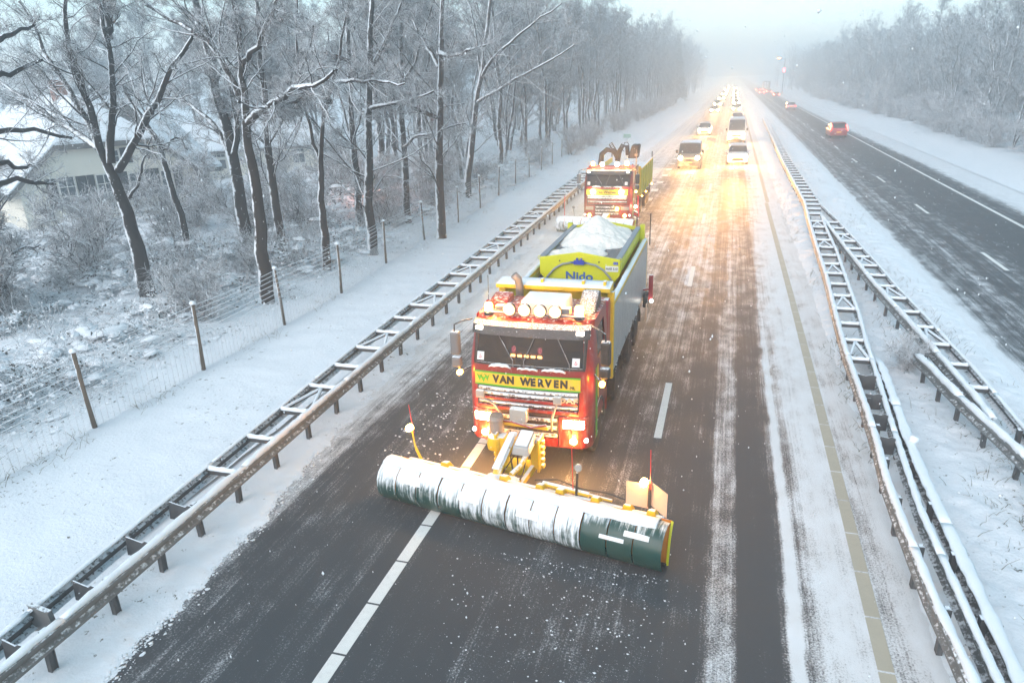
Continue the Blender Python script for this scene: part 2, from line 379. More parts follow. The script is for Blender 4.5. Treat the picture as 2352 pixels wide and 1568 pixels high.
tag(rl, 'motorway carriageway with wet dark asphalt, slush and tyre tracks where the snow ploughs drive', kind='structure')
rr = MB().add([(6.6, -40, 0), (17.4, -40, 0), (17.4, 1400, 0), (6.6, 1400, 0)], [(0, 1, 2, 3)]).build('carriageway_right', M['roadR'])
tag(rr, 'motorway carriageway beyond the median with dark wet lanes and a snowy shoulder', kind='structure')

def quad_mesh(nm, w, l, mat):
    return MB().box(-w / 2, w / 2, 0, l, -.001, .001).mesh(nm, mat)
def marks(me, name, lst, parent, z=.003):
    for x, y in lst:
        o = link(name, me, parent); o.location = (x, y, z)
seg = quad_mesh('edge_line_piece', .20, .985, M['paint_white'])
marks(seg, 'edge_line_piece', [(-4.60 - .02 * math.sin(k * .15), 2.5 + k * 1.02) for k in range(34)], rl)
blk = quad_mesh('block_mark', .46, 1.15, M['paint_white'])
marks(blk, 'block_mark', [(-4.62, 41.0 + 3.9 * k) for k in range(30)], rl)
dsh = quad_mesh('lane_dash', .16, 3.0, M['paint_white'])
marks(dsh, 'lane_dash', [(-1.03, 1.75 + 12.02 * k) for k in range(24)], rl)
sege = quad_mesh('worn_edge_piece', .20, .985, M['paint_edge'])
marks(sege, 'worn_edge_piece', [(2.39 + .03 * math.sin(k * .11), 4.0 + 1.02 * k) for k in range(40)], rl)
lng = quad_mesh('worn_edge_strip', .20, 12.0, M['paint_edge'])
marks(lng, 'worn_edge_strip', [(2.44, 45.0 + 12.05 * k) for k in range(10)], rl)
ln = MB().hexa([(-7.25, 50, .003), (-7.05, 50, .003), (-5.75, 150, .003), (-5.95, 150, .003), (-7.25, 50, .009), (-7.05, 50, .009), (-5.75, 150, .009), (-5.95, 150, .009)]).build('slip_road_line', M['paint_white'], rl)
marks(dsh, 'lane_dash', [(10.35, 5.9 + 12.06 * k) for k in range(24)], rr)
lng2 = quad_mesh('solid_line_strip', .20, 11.98, M['paint_white'])
marks(lng2, 'solid_line_strip', [(13.67, 6.0 + 12.0 * k) for k in range(26)], rr)

EDGE_Y = np.array([-20, 2, 5.3, 7.2, 11, 17.7, 25, 45, 60, 110, 160, 1400]); EDGE_X = np.array([-7.5, -7.5, -7.55, -7.6, -7.85, -8.4, -8.6, -8.7, -8.6, -7.6, -7.0, -7.0])
def verge_z(X, Y):
    e = np.interp(Y, EDGE_Y, EDGE_X) + fbm(X, Y, .55, 2) * .28 + fbm(X, Y, 2.3, 3) * .26 + fbm(X, Y, 8.0, 3) * .17
    h = np.clip((e - X) / .55, -1, 1.2)
    z = .045 * np.sign(h) * np.abs(h) ** .6 + .012 * fbm(X, Y, 2.2, 4) * (h > 0)
    return z + .10 * sstep(.9, 4.5, e - X) + .02
def join(a, b, s1, s2): return np.concatenate([np.arange(a, b, s1), s2])
v1 = grid_mesh('verge_left', np.arange(-9.3, -6.9, .04), np.concatenate([np.arange(1.5, 30, .05), np.arange(30, 60, .15), np.arange(60, 320, .8)]), verge_z, M['snow_verge'])
tag(v1, 'thin trodden snow at the ragged edge of the hard shoulder below the guardrail', kind='structure')
def bank_z(X, Y):
    z = .145 + .055 * fbm(X, Y, .6, 4) + .03 * fbm(X, Y, 2.6, 3)
    far = sstep(13.9, 17.5, -X)
    z = z + far * (.25 + .42 * fbm(X, Y, .22, 4) + .30 * fbm(X, Y, .9, 3) + .12 * fbm(X, Y, 2.7, 3))
    return z
v2 = grid_mesh('verge_bank', np.concatenate([np.arange(-90, -30, 1.2), np.arange(-30, -9.2, .16), [-9.2]]), np.concatenate([np.arange(2, 45, .16), np.arange(45, 90, .4), np.arange(90, 420, 2.5)]), bank_z, M['snow_bank'])
tag(v2, 'smooth snowy bank between guardrail and wood, lumpy under the trees', kind='structure')
def med_z(X, Y):
    c = 1 - np.abs((X - 5.15) / 2.35); h = sstep(0, .45, c)
    z = h * (.10 + .07 * fbm(X, Y, 1.2, 3) + .06 * fbm(X, Y, 4.0, 3)) - .03 * (1 - h)
    return z + .012 * (fbm(X, Y, 9, 2)) * h
v3 = grid_mesh('median', np.arange(2.75, 7.6, .075), np.concatenate([np.arange(2, 40, .075), np.arange(40, 90, .3), np.arange(90, 500, 2.5)]), med_z, M['snow_median'])
tag(v3, 'snowy grass strip between the two carriageways', kind='structure')
def rv_z(X, Y): return .03 + .25 * sstep(18, 23, X) + .05 * fbm(X, Y, .5, 4) * sstep(17, 19, X) + sstep(26, 60, X) * 2.0
v4 = grid_mesh('verge_right', np.concatenate([np.arange(17.0, 26, .35), np.arange(26, 110, 3)]), np.concatenate([np.arange(2, 130, .5), np.arange(130, 500, 4)]), rv_z, M['snow'])
tag(v4, 'snowy verge between the far carriageway and the wood', kind='structure')

# ------------------------------------------------------------------ fence
fpath = [(-13.35, 3.4), (-13.36, 7.4), (-13.37, 11.14), (-13.27, 14.68), (-13.27, 18.54), (-13.24, 22.16), (-13.6, 26.6), (-13.84, 31.32), (-13.77, 35.84), (-14.1, 40.5), (-14.38, 45.1), (-14.55, 49.7), (-14.75, 54.3), (-14.95, 58.9), (-15.1, 63.5), (-15.3, 68.3), (-15.5, 73.3)]
fence = empty('wire_fence', (-13.37, 11.14, .1), 0, 'long wire fence on wooden posts between snowy verge and wood', 'fence')
fo = Vector(fence.location)
pmesh = []
for k in range(4):
    a = .03 * math.sin(k * 2.1); pmesh.append(MB().tube([(0, 0, -.2), (a * .5, .01, .9), (a, .0, 1.9)], [.05 + .005 * k, .047, .043 + .003 * k], 9).mesh('fence_post', M['post_wood'], True))
cmesh = MB().lathe([(.075, 0), (.085, .03), (.06, .075), (0.0, .095)], axis='z', n=10).mesh('post_snow', M['snow_cap'], True)
for i, (x, y) in enumerate(fpath):
    o = link('fence_post', pmesh[i % 4], fence); o.location = Vector((x, y, .1)) - fo; o.rotation_euler = (R(rng.uniform(-2, 2)), R(rng.uniform(-2.5, 2.5)), rng.uniform(0, 6)); s = rng.uniform(.97, 1.03); o.scale = (1, 1, s)
    c = link('snow_cap', cmesh, o); c.location = (0.03 * math.sin((i % 4) * 2.1), 0, 1.89); c.scale = (rng.uniform(.9, 1.2),) * 3
def fline(z, sag):
    pts = []
    for (x0, y0), (x1, y1) in zip(fpath, fpath[1:]):
        for k in range(5): t = k / 5; pts.append(Vector((x0 + (x1 - x0) * t, y0 + (y1 - y0) * t, .1 + z - sag * 4 * t * (1 - t))) - fo)
    pts.append(Vector((*fpath[-1], .1 + z)) - fo); return pts
for z in (.98, 1.13, 1.28, 1.43, 1.58, 1.72, 1.85):
    MB().tube(fline(z, rng.uniform(.01, .05)), .0095, 4).build('fence_wire', M['wire'], fence)
nb = MB()
for k in range(17): nb.tube(fline(.06 + k * .054, .012), .0065, 3, False)
for (x0, y0), (x1, y1) in zip(fpath[:12], fpath[1:13]):
    n = int((y1 - y0) / .16)
    for k in range(n):
        t = (k + .5) / n; p = Vector((x0 + (x1 - x0) * t, y0 + (y1 - y0) * t, .12)) - fo; nb.tube([p, p + Vector((0, 0, .9))], .005, 3, False)
tag(nb.build('wire_netting', M['wire'], fence), 'fine snow-filled netting along the foot of the fence', kind='stuff')

# ------------------------------------------------------------------ guardrails
WB = [(0, .75), (.035, .735), (.085, .705), (.085, .655), (.022, .61), (.022, .575), (.085, .53), (.085, .485), (.035, .455), (0, .44)]
def along(path, y):
    for (x0, y0), (x1, y1) in zip(path, path[1:]):
        if (y0 - y) * (y1 - y) <= 0: t = (y - y0) / (y1 - y0) if y1 != y0 else 0; return x0 + (x1 - x0) * t
    return path[0][0] if abs(y - path[0][1]) < abs(y - path[-1][1]) else path[-1][0]
def rail(parent, path, side, step=4.0, cap=.06, capw=.10, dz=0.0, y_start=None, zend=None, mat='galv'):
    """W-beam pieces along path (ascending y); side = +1 faces +x; each piece > snow_cap"""
    o0 = Vector(parent.location); y0, y1 = path[0][1], path[-1][1]; n = max(1, round((y1 - y0) / step)); d = (y1 - y0) / n
    for i in range(n):
        a, b = y0 + i * d - (.06 if i else 0), y0 + (i + 1) * d; k = max(2, int(d / 1.0) + 1)
        off = .004 * (i % 2); rows = []; top = []
        for q in range(k + 1):
            y = a + (b - a) * q / k; x = along(path, y); zz = dz + (zend(y) if zend else 0)
            rows.append([Vector((x + side * (p + off), y, h + zz)) - o0 for p, h in WB]); top.append((x, y, zz))
        r = MB().sheet(rows, (-side * .012, 0, 0)).build('rail_piece', M[mat], parent)
        if cap:
            cr = []; m = max(2, int(d / .16)); 
            for q in range(m + 1):
                y = a + .03 + (b - a - .06) * q / m; x = along(path, y); zz = dz + (zend(y) if zend else 0); hh = cap * rng.uniform(.55, 1.25); w = capw * rng.uniform(.78, 1.15); e = .35 if q in (0, m) else 1
                cr.append([Vector((x + side * (.015 + w * c), y, .742 + zz + hh * e * s)) - o0 for c, s in ((-.62, -.10), (-.5, .5), (-.2, .92), (.15, 1.0), (.5, .66), (.68, .1), (.60, -.35))])
            MB().sheet(cr, (0, 0, -.012)).build('snow_cap', M['snow_cap'], r, smooth=True)
rung_me = MB().box(-.5, .5, -.035, .035, .60, .715).mesh('cross_bar', M['galv_dark'])
rcap_rows = [[(-.5 + i / 8, c, .708 + s * (.05 + .012 * math.sin(i * 1.9))) for c, s in ((-.05, -.2), (-.045, .5), (-.015, 1), (.02, .95), (.048, .4), (.05, -.2))] for i in range(9)]
rcap_me = MB().sheet(rcap_rows, (0, 0, -.01)).mesh('snow_cap', M['snow_cap'], True)
gp_me = MB().box(-.03, .03, -.05, .05, -.3, .72).box(-.028, .045, -.052, -.04, -.3, .72).box(-.028, .045, .04, .052, -.3, .72).mesh('rail_post', M['galv_dark'])
dg_me = MB().box(-.5, .5, -.025, .025, -.025, .025).mesh('diagonal_brace', M['galv_dark'])
dgc_me = MB().sheet([[(-.5 + i / 6, c, .02 + s * .04) for c, s in ((-.035, 0), (-.025, .7), (0, 1), (.025, .7), (.035, 0))] for i in range(7)], (0, 0, -.008)).mesh('snow_cap', M['snow_cap'], True)
def ladder(parent, pa, pb, ys, diag=3, ph=0, capped=True):
    o0 = Vector(parent.location)
    for i, y in enumerate(ys):
        xa, xb = along(pa, y), along(pb, y); w = abs(xb - xa) - .02
        o = link('cross_bar', rung_me, parent); o.location = Vector(((xa + xb) / 2, y, 0)) - o0; o.scale = (w, 1, 1)
        if capped: c = link('snow_cap', rcap_me, o)
        if diag and (i + ph) % diag == 0 and i + 1 < len(ys):
            y2 = ys[i + 1]; xm = along(pa, y2) * .45 + along(pb, y2) * .55
            for xe in (xa, xb):
                d = Vector((xm - xe, y2 - y - .05, 0)); b = link('diagonal_brace', dg_me, parent); b.location = Vector(((xe + xm) / 2, (y + y2) / 2, .655)) - o0
                b.rotation_euler = (0, 0, math.atan2(d.y, d.x)); b.scale = (d.length * .93, 1, 1); link('snow_cap', dgc_me, b)
def posts(parent, path, ys, dx=-.06, z=0.0):
    o0 = Vector(parent.location)
    for y in ys:
        o = link('rail_post', gp_me, parent); o.location = Vector((along(path, y) + dx, y, z)) - o0; o.rotation_euler = (R(rng.uniform(-2, 2)), R(rng.uniform(-2, 2)), 0)

gl = empty('guardrail', (-8.2, 5, 0), 0, 'double guardrail with snow-topped cross bars along the hard shoulder', 'guardrail')
pf = [(-8.05, 1.5), (-8.06, 4.65), (-8.07, 5.82), (-8.11, 7.36), (-8.17, 9.22), (-8.42, 16.4), (-8.80, 30), (-9.21, 45.2), (-9.3, 54)]
pr_ = [(-8.50, 1.5), (-8.55, 4.65), (-8.62, 5.82), (-8.72, 7.36), (-8.82, 9.22), (-9.22, 16.4), (-9.72, 30), (-10.2, 45.2), (-10.35, 54)]
rail(gl, pf, 1, 4.0); rail(gl, pr_, -1, 4.0, cap=.025, capw=.06, mat='galv_dark')  # rear rail in darker galv: shade inside the ladder put into its colour
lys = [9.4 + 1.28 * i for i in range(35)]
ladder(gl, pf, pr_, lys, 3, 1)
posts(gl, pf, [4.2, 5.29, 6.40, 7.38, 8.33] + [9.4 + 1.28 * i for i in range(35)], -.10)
for y in (5.0, 6.15, 7.2, 8.2):
    x0, x1 = along(pf, y), along(pr_, y)
    MB().prism([(x1 + .06, .42), (x0 - .02, .42), (x0 - .02, .72), (x0 - .14, .74), (x0 - .2, .70), (x1 + .1, .76)], 'y', y, y + .02).build('bracket_plate', M['galv_dark'], gl).location = -gl.location
MB().prism([(-8.68, .36), (-8.30, .50), (-8.34, .74), (-8.66, .80)], 'y', 5.55, 5.62).build('end_plate', M['galv'], gl).location = -gl.location

gA = empty('guardrail', (3.1, 12, 0), 0, 'snow-capped median guardrail beside the slushy carriageway, its ladder spreading towards the camera', 'guardrail')
pA = [(3.12, 2.0), (3.1, 7.3), (3.01, 8.8), (2.98, 10.6), (2.98, 11.9), (3.06, 13.2), (3.10, 14.6), (3.13, 16.3), (3.15, 18.1), (3.27, 20.9), (3.42, 23.75), (3.5, 25.4), (3.63, 29.55), (3.86, 35.6), (4.10, 40.7), (4.15, 61.3), (4.75, 120)]
pB = [(3.36, 2.0), (3.32, 7.3), (3.27, 11.0), (3.43, 14.2), (3.54, 16.0), (3.70, 18.9), (3.87, 21.2), (4.01, 24.4), (4.24, 29.2), (4.36, 34.0), (4.48, 37)]
rail(gA, pA, -1, 4.0, cap=.05, capw=.095); rail(gA, pB, 1, 4.0, cap=.045, capw=.085)
ladder(gA, pA, pB, [17.55 + 1.37 * i for i in range(14)], 3, 0)
posts(gA, pA, [4.6 + 1.33 * i for i in range(66)], .08)
for y in (16.25, 15.2, 14.2, 13.2):
    x0, x1 = along(pA, y), along(pB, y)
    MB().prism([(x0 + .03, .46), (x1 - .03, .46), (x1 - .03, .80), (x1 - .1, .83), (x0 + .18, .80), (x0 + .03, .82)], 'y', y, y + .015).build('bracket_plate', M['galv_dark'], gA).location = -gA.location
gD = empty('guardrail', (5.6, 18, 0), 0, 'snow-capped median ladder guardrail nearer the far carriageway', 'guardrail')
pD = [(5.80, 8), (5.77, 14.3), (5.76, 16.2), (5.74, 17.5), (5.67, 19.0), (5.58, 21.5), (5.43, 24.3), (5.36, 27.6), (5.22, 31.3), (5.05, 35.8), (4.80, 39.9), (4.80, 61.3), (5.40, 120)]
pC = [(5.38, 14.6), (5.35, 16), (5.27, 17.7), (5.12, 20.5), (4.99, 22.5), (4.85, 24.9), (4.67, 30.2), (4.52, 36.8)]
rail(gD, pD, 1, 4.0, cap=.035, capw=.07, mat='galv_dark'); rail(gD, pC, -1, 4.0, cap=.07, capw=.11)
ladder(gD, pC, pD, [16.3 + 1.35 * i for i in range(15)], 3, 1)
posts(gD, pC, [15.2 + 1.35 * i for i in range(16)], .06); posts(gD, pD, [9 + 1.33 * i for i in range(5)], -.06)
# single ladder further on (both rails run on): bars belong to the left rail
ladder(gA, pA, [(4.52, 36.8), (4.80, 39.9), (4.80, 61.3), (5.40, 120)], [37.4 + 1.36 * i for i in range(60)], 0)
gE = empty('guardrail', (5.0, 16, 0), 0, 'single guardrail under thick snow, rising out of the median grass between the ladders', 'guardrail')
pE = [(5.66, 8.0), (5.58, 11.0), (5.46, 13.3), (5.17, 15.1), (4.98, 16.5), (4.80, 18.3)]
rail(gE, pE, -1, 2.8, cap=.075, capw=.12, dz=-.03, zend=lambda y: -.05 * float(sstep(17.4, 18.3, y)))
posts(gE, pE, [9.6, 10.9, 12.2, 13.5, 14.7, 15.9, 16.9, 17.9], .05)
gF = empty('guardrail', (3.6, 12, 0), 0, 'wide snow-covered guardrail beam right behind the front median rail', 'guardrail')
pF = [(3.60, 2.0), (3.56, 7.4), (3.56, 9.9), (3.56, 12.0), (3.60, 13.5), (3.68, 15.0), (3.77, 16.9), (3.85, 19.3)]
rail(gF, pF, 1, 4.2, cap=.045, capw=.14, dz=-.02, zend=lambda y: -.35 * float(sstep(17, 19.3, y))); posts(gF, pF, [3.2 + 1.33 * i for i in range(11)], -.06)
MB().lathe([(.0, -.08), (.07, -.05), (.085, 0), (.07, .05), (0, .07)], (3.66 - 3.6, 13.25 - 12, .80), 'z', 10).build('snow_lump', M['snow_cap'], gF, smooth=True)

# ------------------------------------------------------------------ houses
def slab(poly, th):
    n = len(poly); t = Vector(th); m = MB(); m.v = [tuple(p) for p in poly] + [tuple(Vector(p) + t) for p in poly]
    m.f = [tuple(range(n)), tuple(range(2 * n - 1, n - 1, -1))] + [(i, i + n, (i + 1) % n + n, (i + 1) % n) for i in range(n)]; return m
def window(parent, s0, s1, z0, z1, nc, nr, y=-.02):
    w = MB(); b = .06
    w.box(s0, s1, y - .05, y, z0, z0 + b).box(s0, s1, y - .05, y, z1 - b, z1).box(s0, s0 + b, y - .05, y, z0 + b, z1 - b).box(s1 - b, s1, y - .05, y, z0 + b, z1 - b)
    gx = (s1 - s0 - 2 * b) / nc; gz = (z1 - z0 - 2 * b) / nr
    for i in range(1, nc): w.box(s0 + b + gx * i - .02, s0 + b + gx * i + .02, y - .045, y, z0 + b, z1 - b)
    for i in range(1, nr): w.box(s0 + b, s1 - b, y - .042, y, z0 + b + gz * i - .02, z0 + b + gz * i + .02)
    o = w.build('window', M['frame_white'], parent)
    for i in range(nc):
        for k in range(nr): MB().box(s0 + b + gx * i + .015, s0 + b + gx * (i + 1) - .015, y - .02, y - .005, z0 + b + gz * k + .015, z0 + b + gz * (k + 1) - .015).build('pane', M['pane'], o)
    MB().box(s0 - .06, s1 + .06, y - .12, y, z0 - .08, z0).build('sill', M['frame_white'], o)
house = empty('farmhouse', (-35.81, 28.43, .0), math.atan2(.90113, .43355), 'cream farmhouse with half-hipped snowy roof and dark shutters behind the trees', 'house')
MB().prism([(.45, -.3), (9.84, -.3), (9.84, 2.75), (7.83, 4.5), (2.46, 4.5), (.45, 2.75)], 'y', 0, 14).build('wall', M['wall'], house)
rp = {'L': [(-.1, -.35, 2.35), (5.145, 2.3, 7.0), (5.145, 14.3, 7.0), (-.1, 14.3, 2.35)], }
Lp = [(-.15, -.35, 2.42), (2.45, -.35, 4.72), (5.145, 2.4, 7.1), (5.145, 14.3, 7.1), (-.15, 14.3, 2.42)]
Rp = [(10.44, -.35, 2.42), (7.84, -.35, 4.72), (5.145, 2.4, 7.1), (5.145, 14.3, 7.1), (10.44, 14.3, 2.42)]
Hp = [(2.45, -.35, 4.72), (7.84, -.35, 4.72), (5.145, 2.4, 7.1)]
for p in (Lp, Rp, Hp):
    r_ = slab(p, (0, 0, -.24)).build('roof', M['roof_edge'], house)
    slab([(x, y, z + .02) for x, y, z in p], (0, 0, .17)).build('roof_snow', M['snow'], r_, bevel=.05)
wp = [(5.3, 6, 7.06), (8.6, 6, 7.06), (12.0, 6, 5.0), (13.3, 3.2, 2.35), (10.3, 1.6, 2.55)]
r_ = slab(wp, (0, 0, -.24)).build('roof', M['roof_edge'], house); slab([(x, y, z + .02) for x, y, z in wp], (0, 0, .2)).build('roof_snow', M['snow'], r_, bevel=.05)
MB().box(10.0, 12.6, 4.0, 9.0, -.3, 3.0).build('wall', M['wall'], house)
ch = MB().box(4.75, 5.45, 5.2, 5.9, 6.7, 8.1).build('chimney', M['brick'], house); MB().box(4.7, 5.5, 5.15, 5.95, 8.1, 8.24).build('snow_cap', M['snow'], ch, bevel=.05)
window(house, 2.30, 3.18, 1.45, 3.12, 2, 3); window(house, 4.22, 5.1, 1.45, 3.05, 2, 3); window(house, 5.98, 6.86, 1.45, 2.95, 2, 3); window(house, 7.78, 8.5, 1.45, 2.9, 2, 3)
window(house, 5.0, 5.75, 3.55, 4.3, 2, 2)
for a, b in ((1.72, 2.24), (3.24, 3.76), (3.8, 4.16), (5.16, 5.6), (5.62, 5.93), (6.92, 7.38), (7.42, 7.72), (8.56, 9.1)):
    sh = MB().box(a, b, -.07, -.012, 1.42, 3.05)
    for z in (1.5, 2.24): sh.box(a + .06, b - .06, -.085, -.07, z, z + .68)
    sh.build('shutter', M['shutter'], house)
MB().box(5.8, 6.4, -.07, -.012, 3.5, 4.35).build('shutter', M['shutter'], house)
barn = empty('outbuilding', (-45.3, 45.9, 0), math.atan2(6.4, 6.0), 'long low cream outbuilding with thick snow on its roof beyond the farmhouse', 'house')
MB().box(0, 15.5, .5, 8.2, -.3, 2.55).build('wall', M['wall'], barn)
for p in ([(-.3, .1, 2.5), (-.3, 4.4, 4.5), (15.9, 4.4, 4.5), (15.9, .1, 2.5)], [(-.3, 8.7, 2.5), (-.3, 4.4, 4.5), (15.9, 4.4, 4.5), (15.9, 8.7, 2.5)]):
    r_ = slab(p, (0, 0, -.2)).build('roof', M['roof_edge'], barn); slab([(x, y, z + .02) for x, y, z in p], (0, 0, .2)).build('roof_snow', M['snow'], r_, bevel=.06)
for a in (6.6, 9.4, 13.2):
    window(barn, a, a + 1.1, 1.0, 1.85, 2, 1, .48); window(barn, a, a + 1.1, 1.95, 2.3, 3, 1, .48)
# ------------------------------------------------------------------ trees and undergrowth
def tubes(P, r0, r1, n):
    """P (N,K,3) polylines, r0/r1 (N,) start/end radius -> verts, quads"""
    N, K, _ = P.shape; T = np.empty_like(P); T[:, 1:-1] = P[:, 2:] - P[:, :-2]; T[:, 0] = P[:, 1] - P[:, 0]; T[:, -1] = P[:, -1] - P[:, -2]
    T /= np.linalg.norm(T, axis=2, keepdims=True) + 1e-9
    ref = np.where(np.abs(T[:, :1, 2:3]) > .8, np.array([[[1., 0, 0]]]), np.array([[[0, 0, 1.]]]))
    A = np.cross(T, np.broadcast_to(ref, T.shape)); A /= np.linalg.norm(A, axis=2, keepdims=True) + 1e-9; B = np.cross(T, A)
    rad = (r0[:, None] + (r1 - r0)[:, None] * np.linspace(0, 1, K)[None])[:, :, None, None]
    an = np.arange(n) * 2 * np.pi / n; V = P[:, :, None] + rad * (A[:, :, None] * np.cos(an)[None, None, :, None] + B[:, :, None] * np.sin(an)[None, None, :, None])
    base = (np.arange(N * K) * n).reshape(N, K)[:, :-1].reshape(-1, 1); k = np.arange(n)[None]; k2 = (k + 1) % n
    F = np.stack([base + k, base + k2, base + n + k2, base + n + k], -1).reshape(-1, 4)
    return V.reshape(-1, 3), F
def merge(parts):
    vs, fs, o = [], [], 0
    for v, f in parts: vs.append(v); fs.append(f + o); o += len(v)
    return np.concatenate(vs), np.concatenate(fs)
def sprout(P, rad, m, t0, t1, ang, ln, K, wander, up, rf, rs, minlen=.15):
    N, Kp, _ = P.shape; idx = np.repeat(np.arange(N), m); n = len(idx)
    L = np.linalg.norm(np.diff(P, axis=1), axis=2).sum(1)
    t = t0 + (t1 - t0) * rs.rand(n); s = t * (Kp - 1); i = np.minimum(s.astype(int), Kp - 2); f = (s - i)[:, None]
    p = P[idx, i] * (1 - f) + P[idx, i + 1] * f; tan = P[idx, i + 1] - P[idx, i]; tan /= np.linalg.norm(tan, axis=1, keepdims=True) + 1e-9
    q = rs.randn(n, 3); q -= (q * tan).sum(1, keepdims=True) * tan; q /= np.linalg.norm(q, axis=1, keepdims=True) + 1e-9
    a = (ang[0] + (ang[1] - ang[0]) * rs.rand(n))[:, None]; d = tan * np.cos(a) + q * np.sin(a); d[:, 2] += up; d /= np.linalg.norm(d, axis=1, keepdims=True)
    ll = np.maximum(minlen, L[idx] * (ln[0] + (ln[1] - ln[0]) * rs.rand(n)) * (1.05 - .55 * t)); st = (ll / (K - 1))[:, None]
    out = np.empty((n, K, 3)); out[:, 0] = p
    for k in range(1, K):
        d = d + rs.randn(n, 3) * wander; d[:, 2] += up * .25; d /= np.linalg.norm(d, axis=1, keepdims=True); out[:, k] = out[:, k - 1] + d * st
    return out, np.maximum(rad[idx] * (1 - .65 * t) * rf, .004)
def resample(pts, K, jit, rs):
    pts = np.array(pts, float); d = np.r_[0, np.cumsum(np.linalg.norm(np.diff(pts, axis=0), axis=1))]; u = np.linspace(0, d[-1], K)
    o = np.stack([np.interp(u, d, pts[:, c]) for c in range(3)], 1); o[1:-1] = .5 * o[1:-1] + .25 * (o[2:] + o[:-2]); o[1:-1] += rs.randn(K - 2, 3) * jit; return o
def crown_levels(limbs, lr, rs, m2, m3, m4, tw=.006):
    b2, r2 = sprout(limbs, lr, m2, .18, 1.0, (.5, 1.25), (.18, .52), 7, .17, .08, .42, rs); r2 = np.clip(r2, .012, .07)
    b3, r3 = sprout(b2, r2, m3, .12, 1.0, (.5, 1.2), (.25, .55), 5, .22, .04, .5, rs, .3); r3 = np.clip(r3, .008, .022)
    b4, r4 = sprout(b3, r3, m4, .10, 1.0, (.4, 1.2), (.3, .65), 4, .28, .02, .6, rs, .22); r4 = np.clip(r4, tw * .8, tw * 1.6)
    return [tubes(b2, r2, r2 * .4, 4), tubes(b3, r3, r3 * .5, 3), tubes(b4, r4, r4 * .6, 3)]

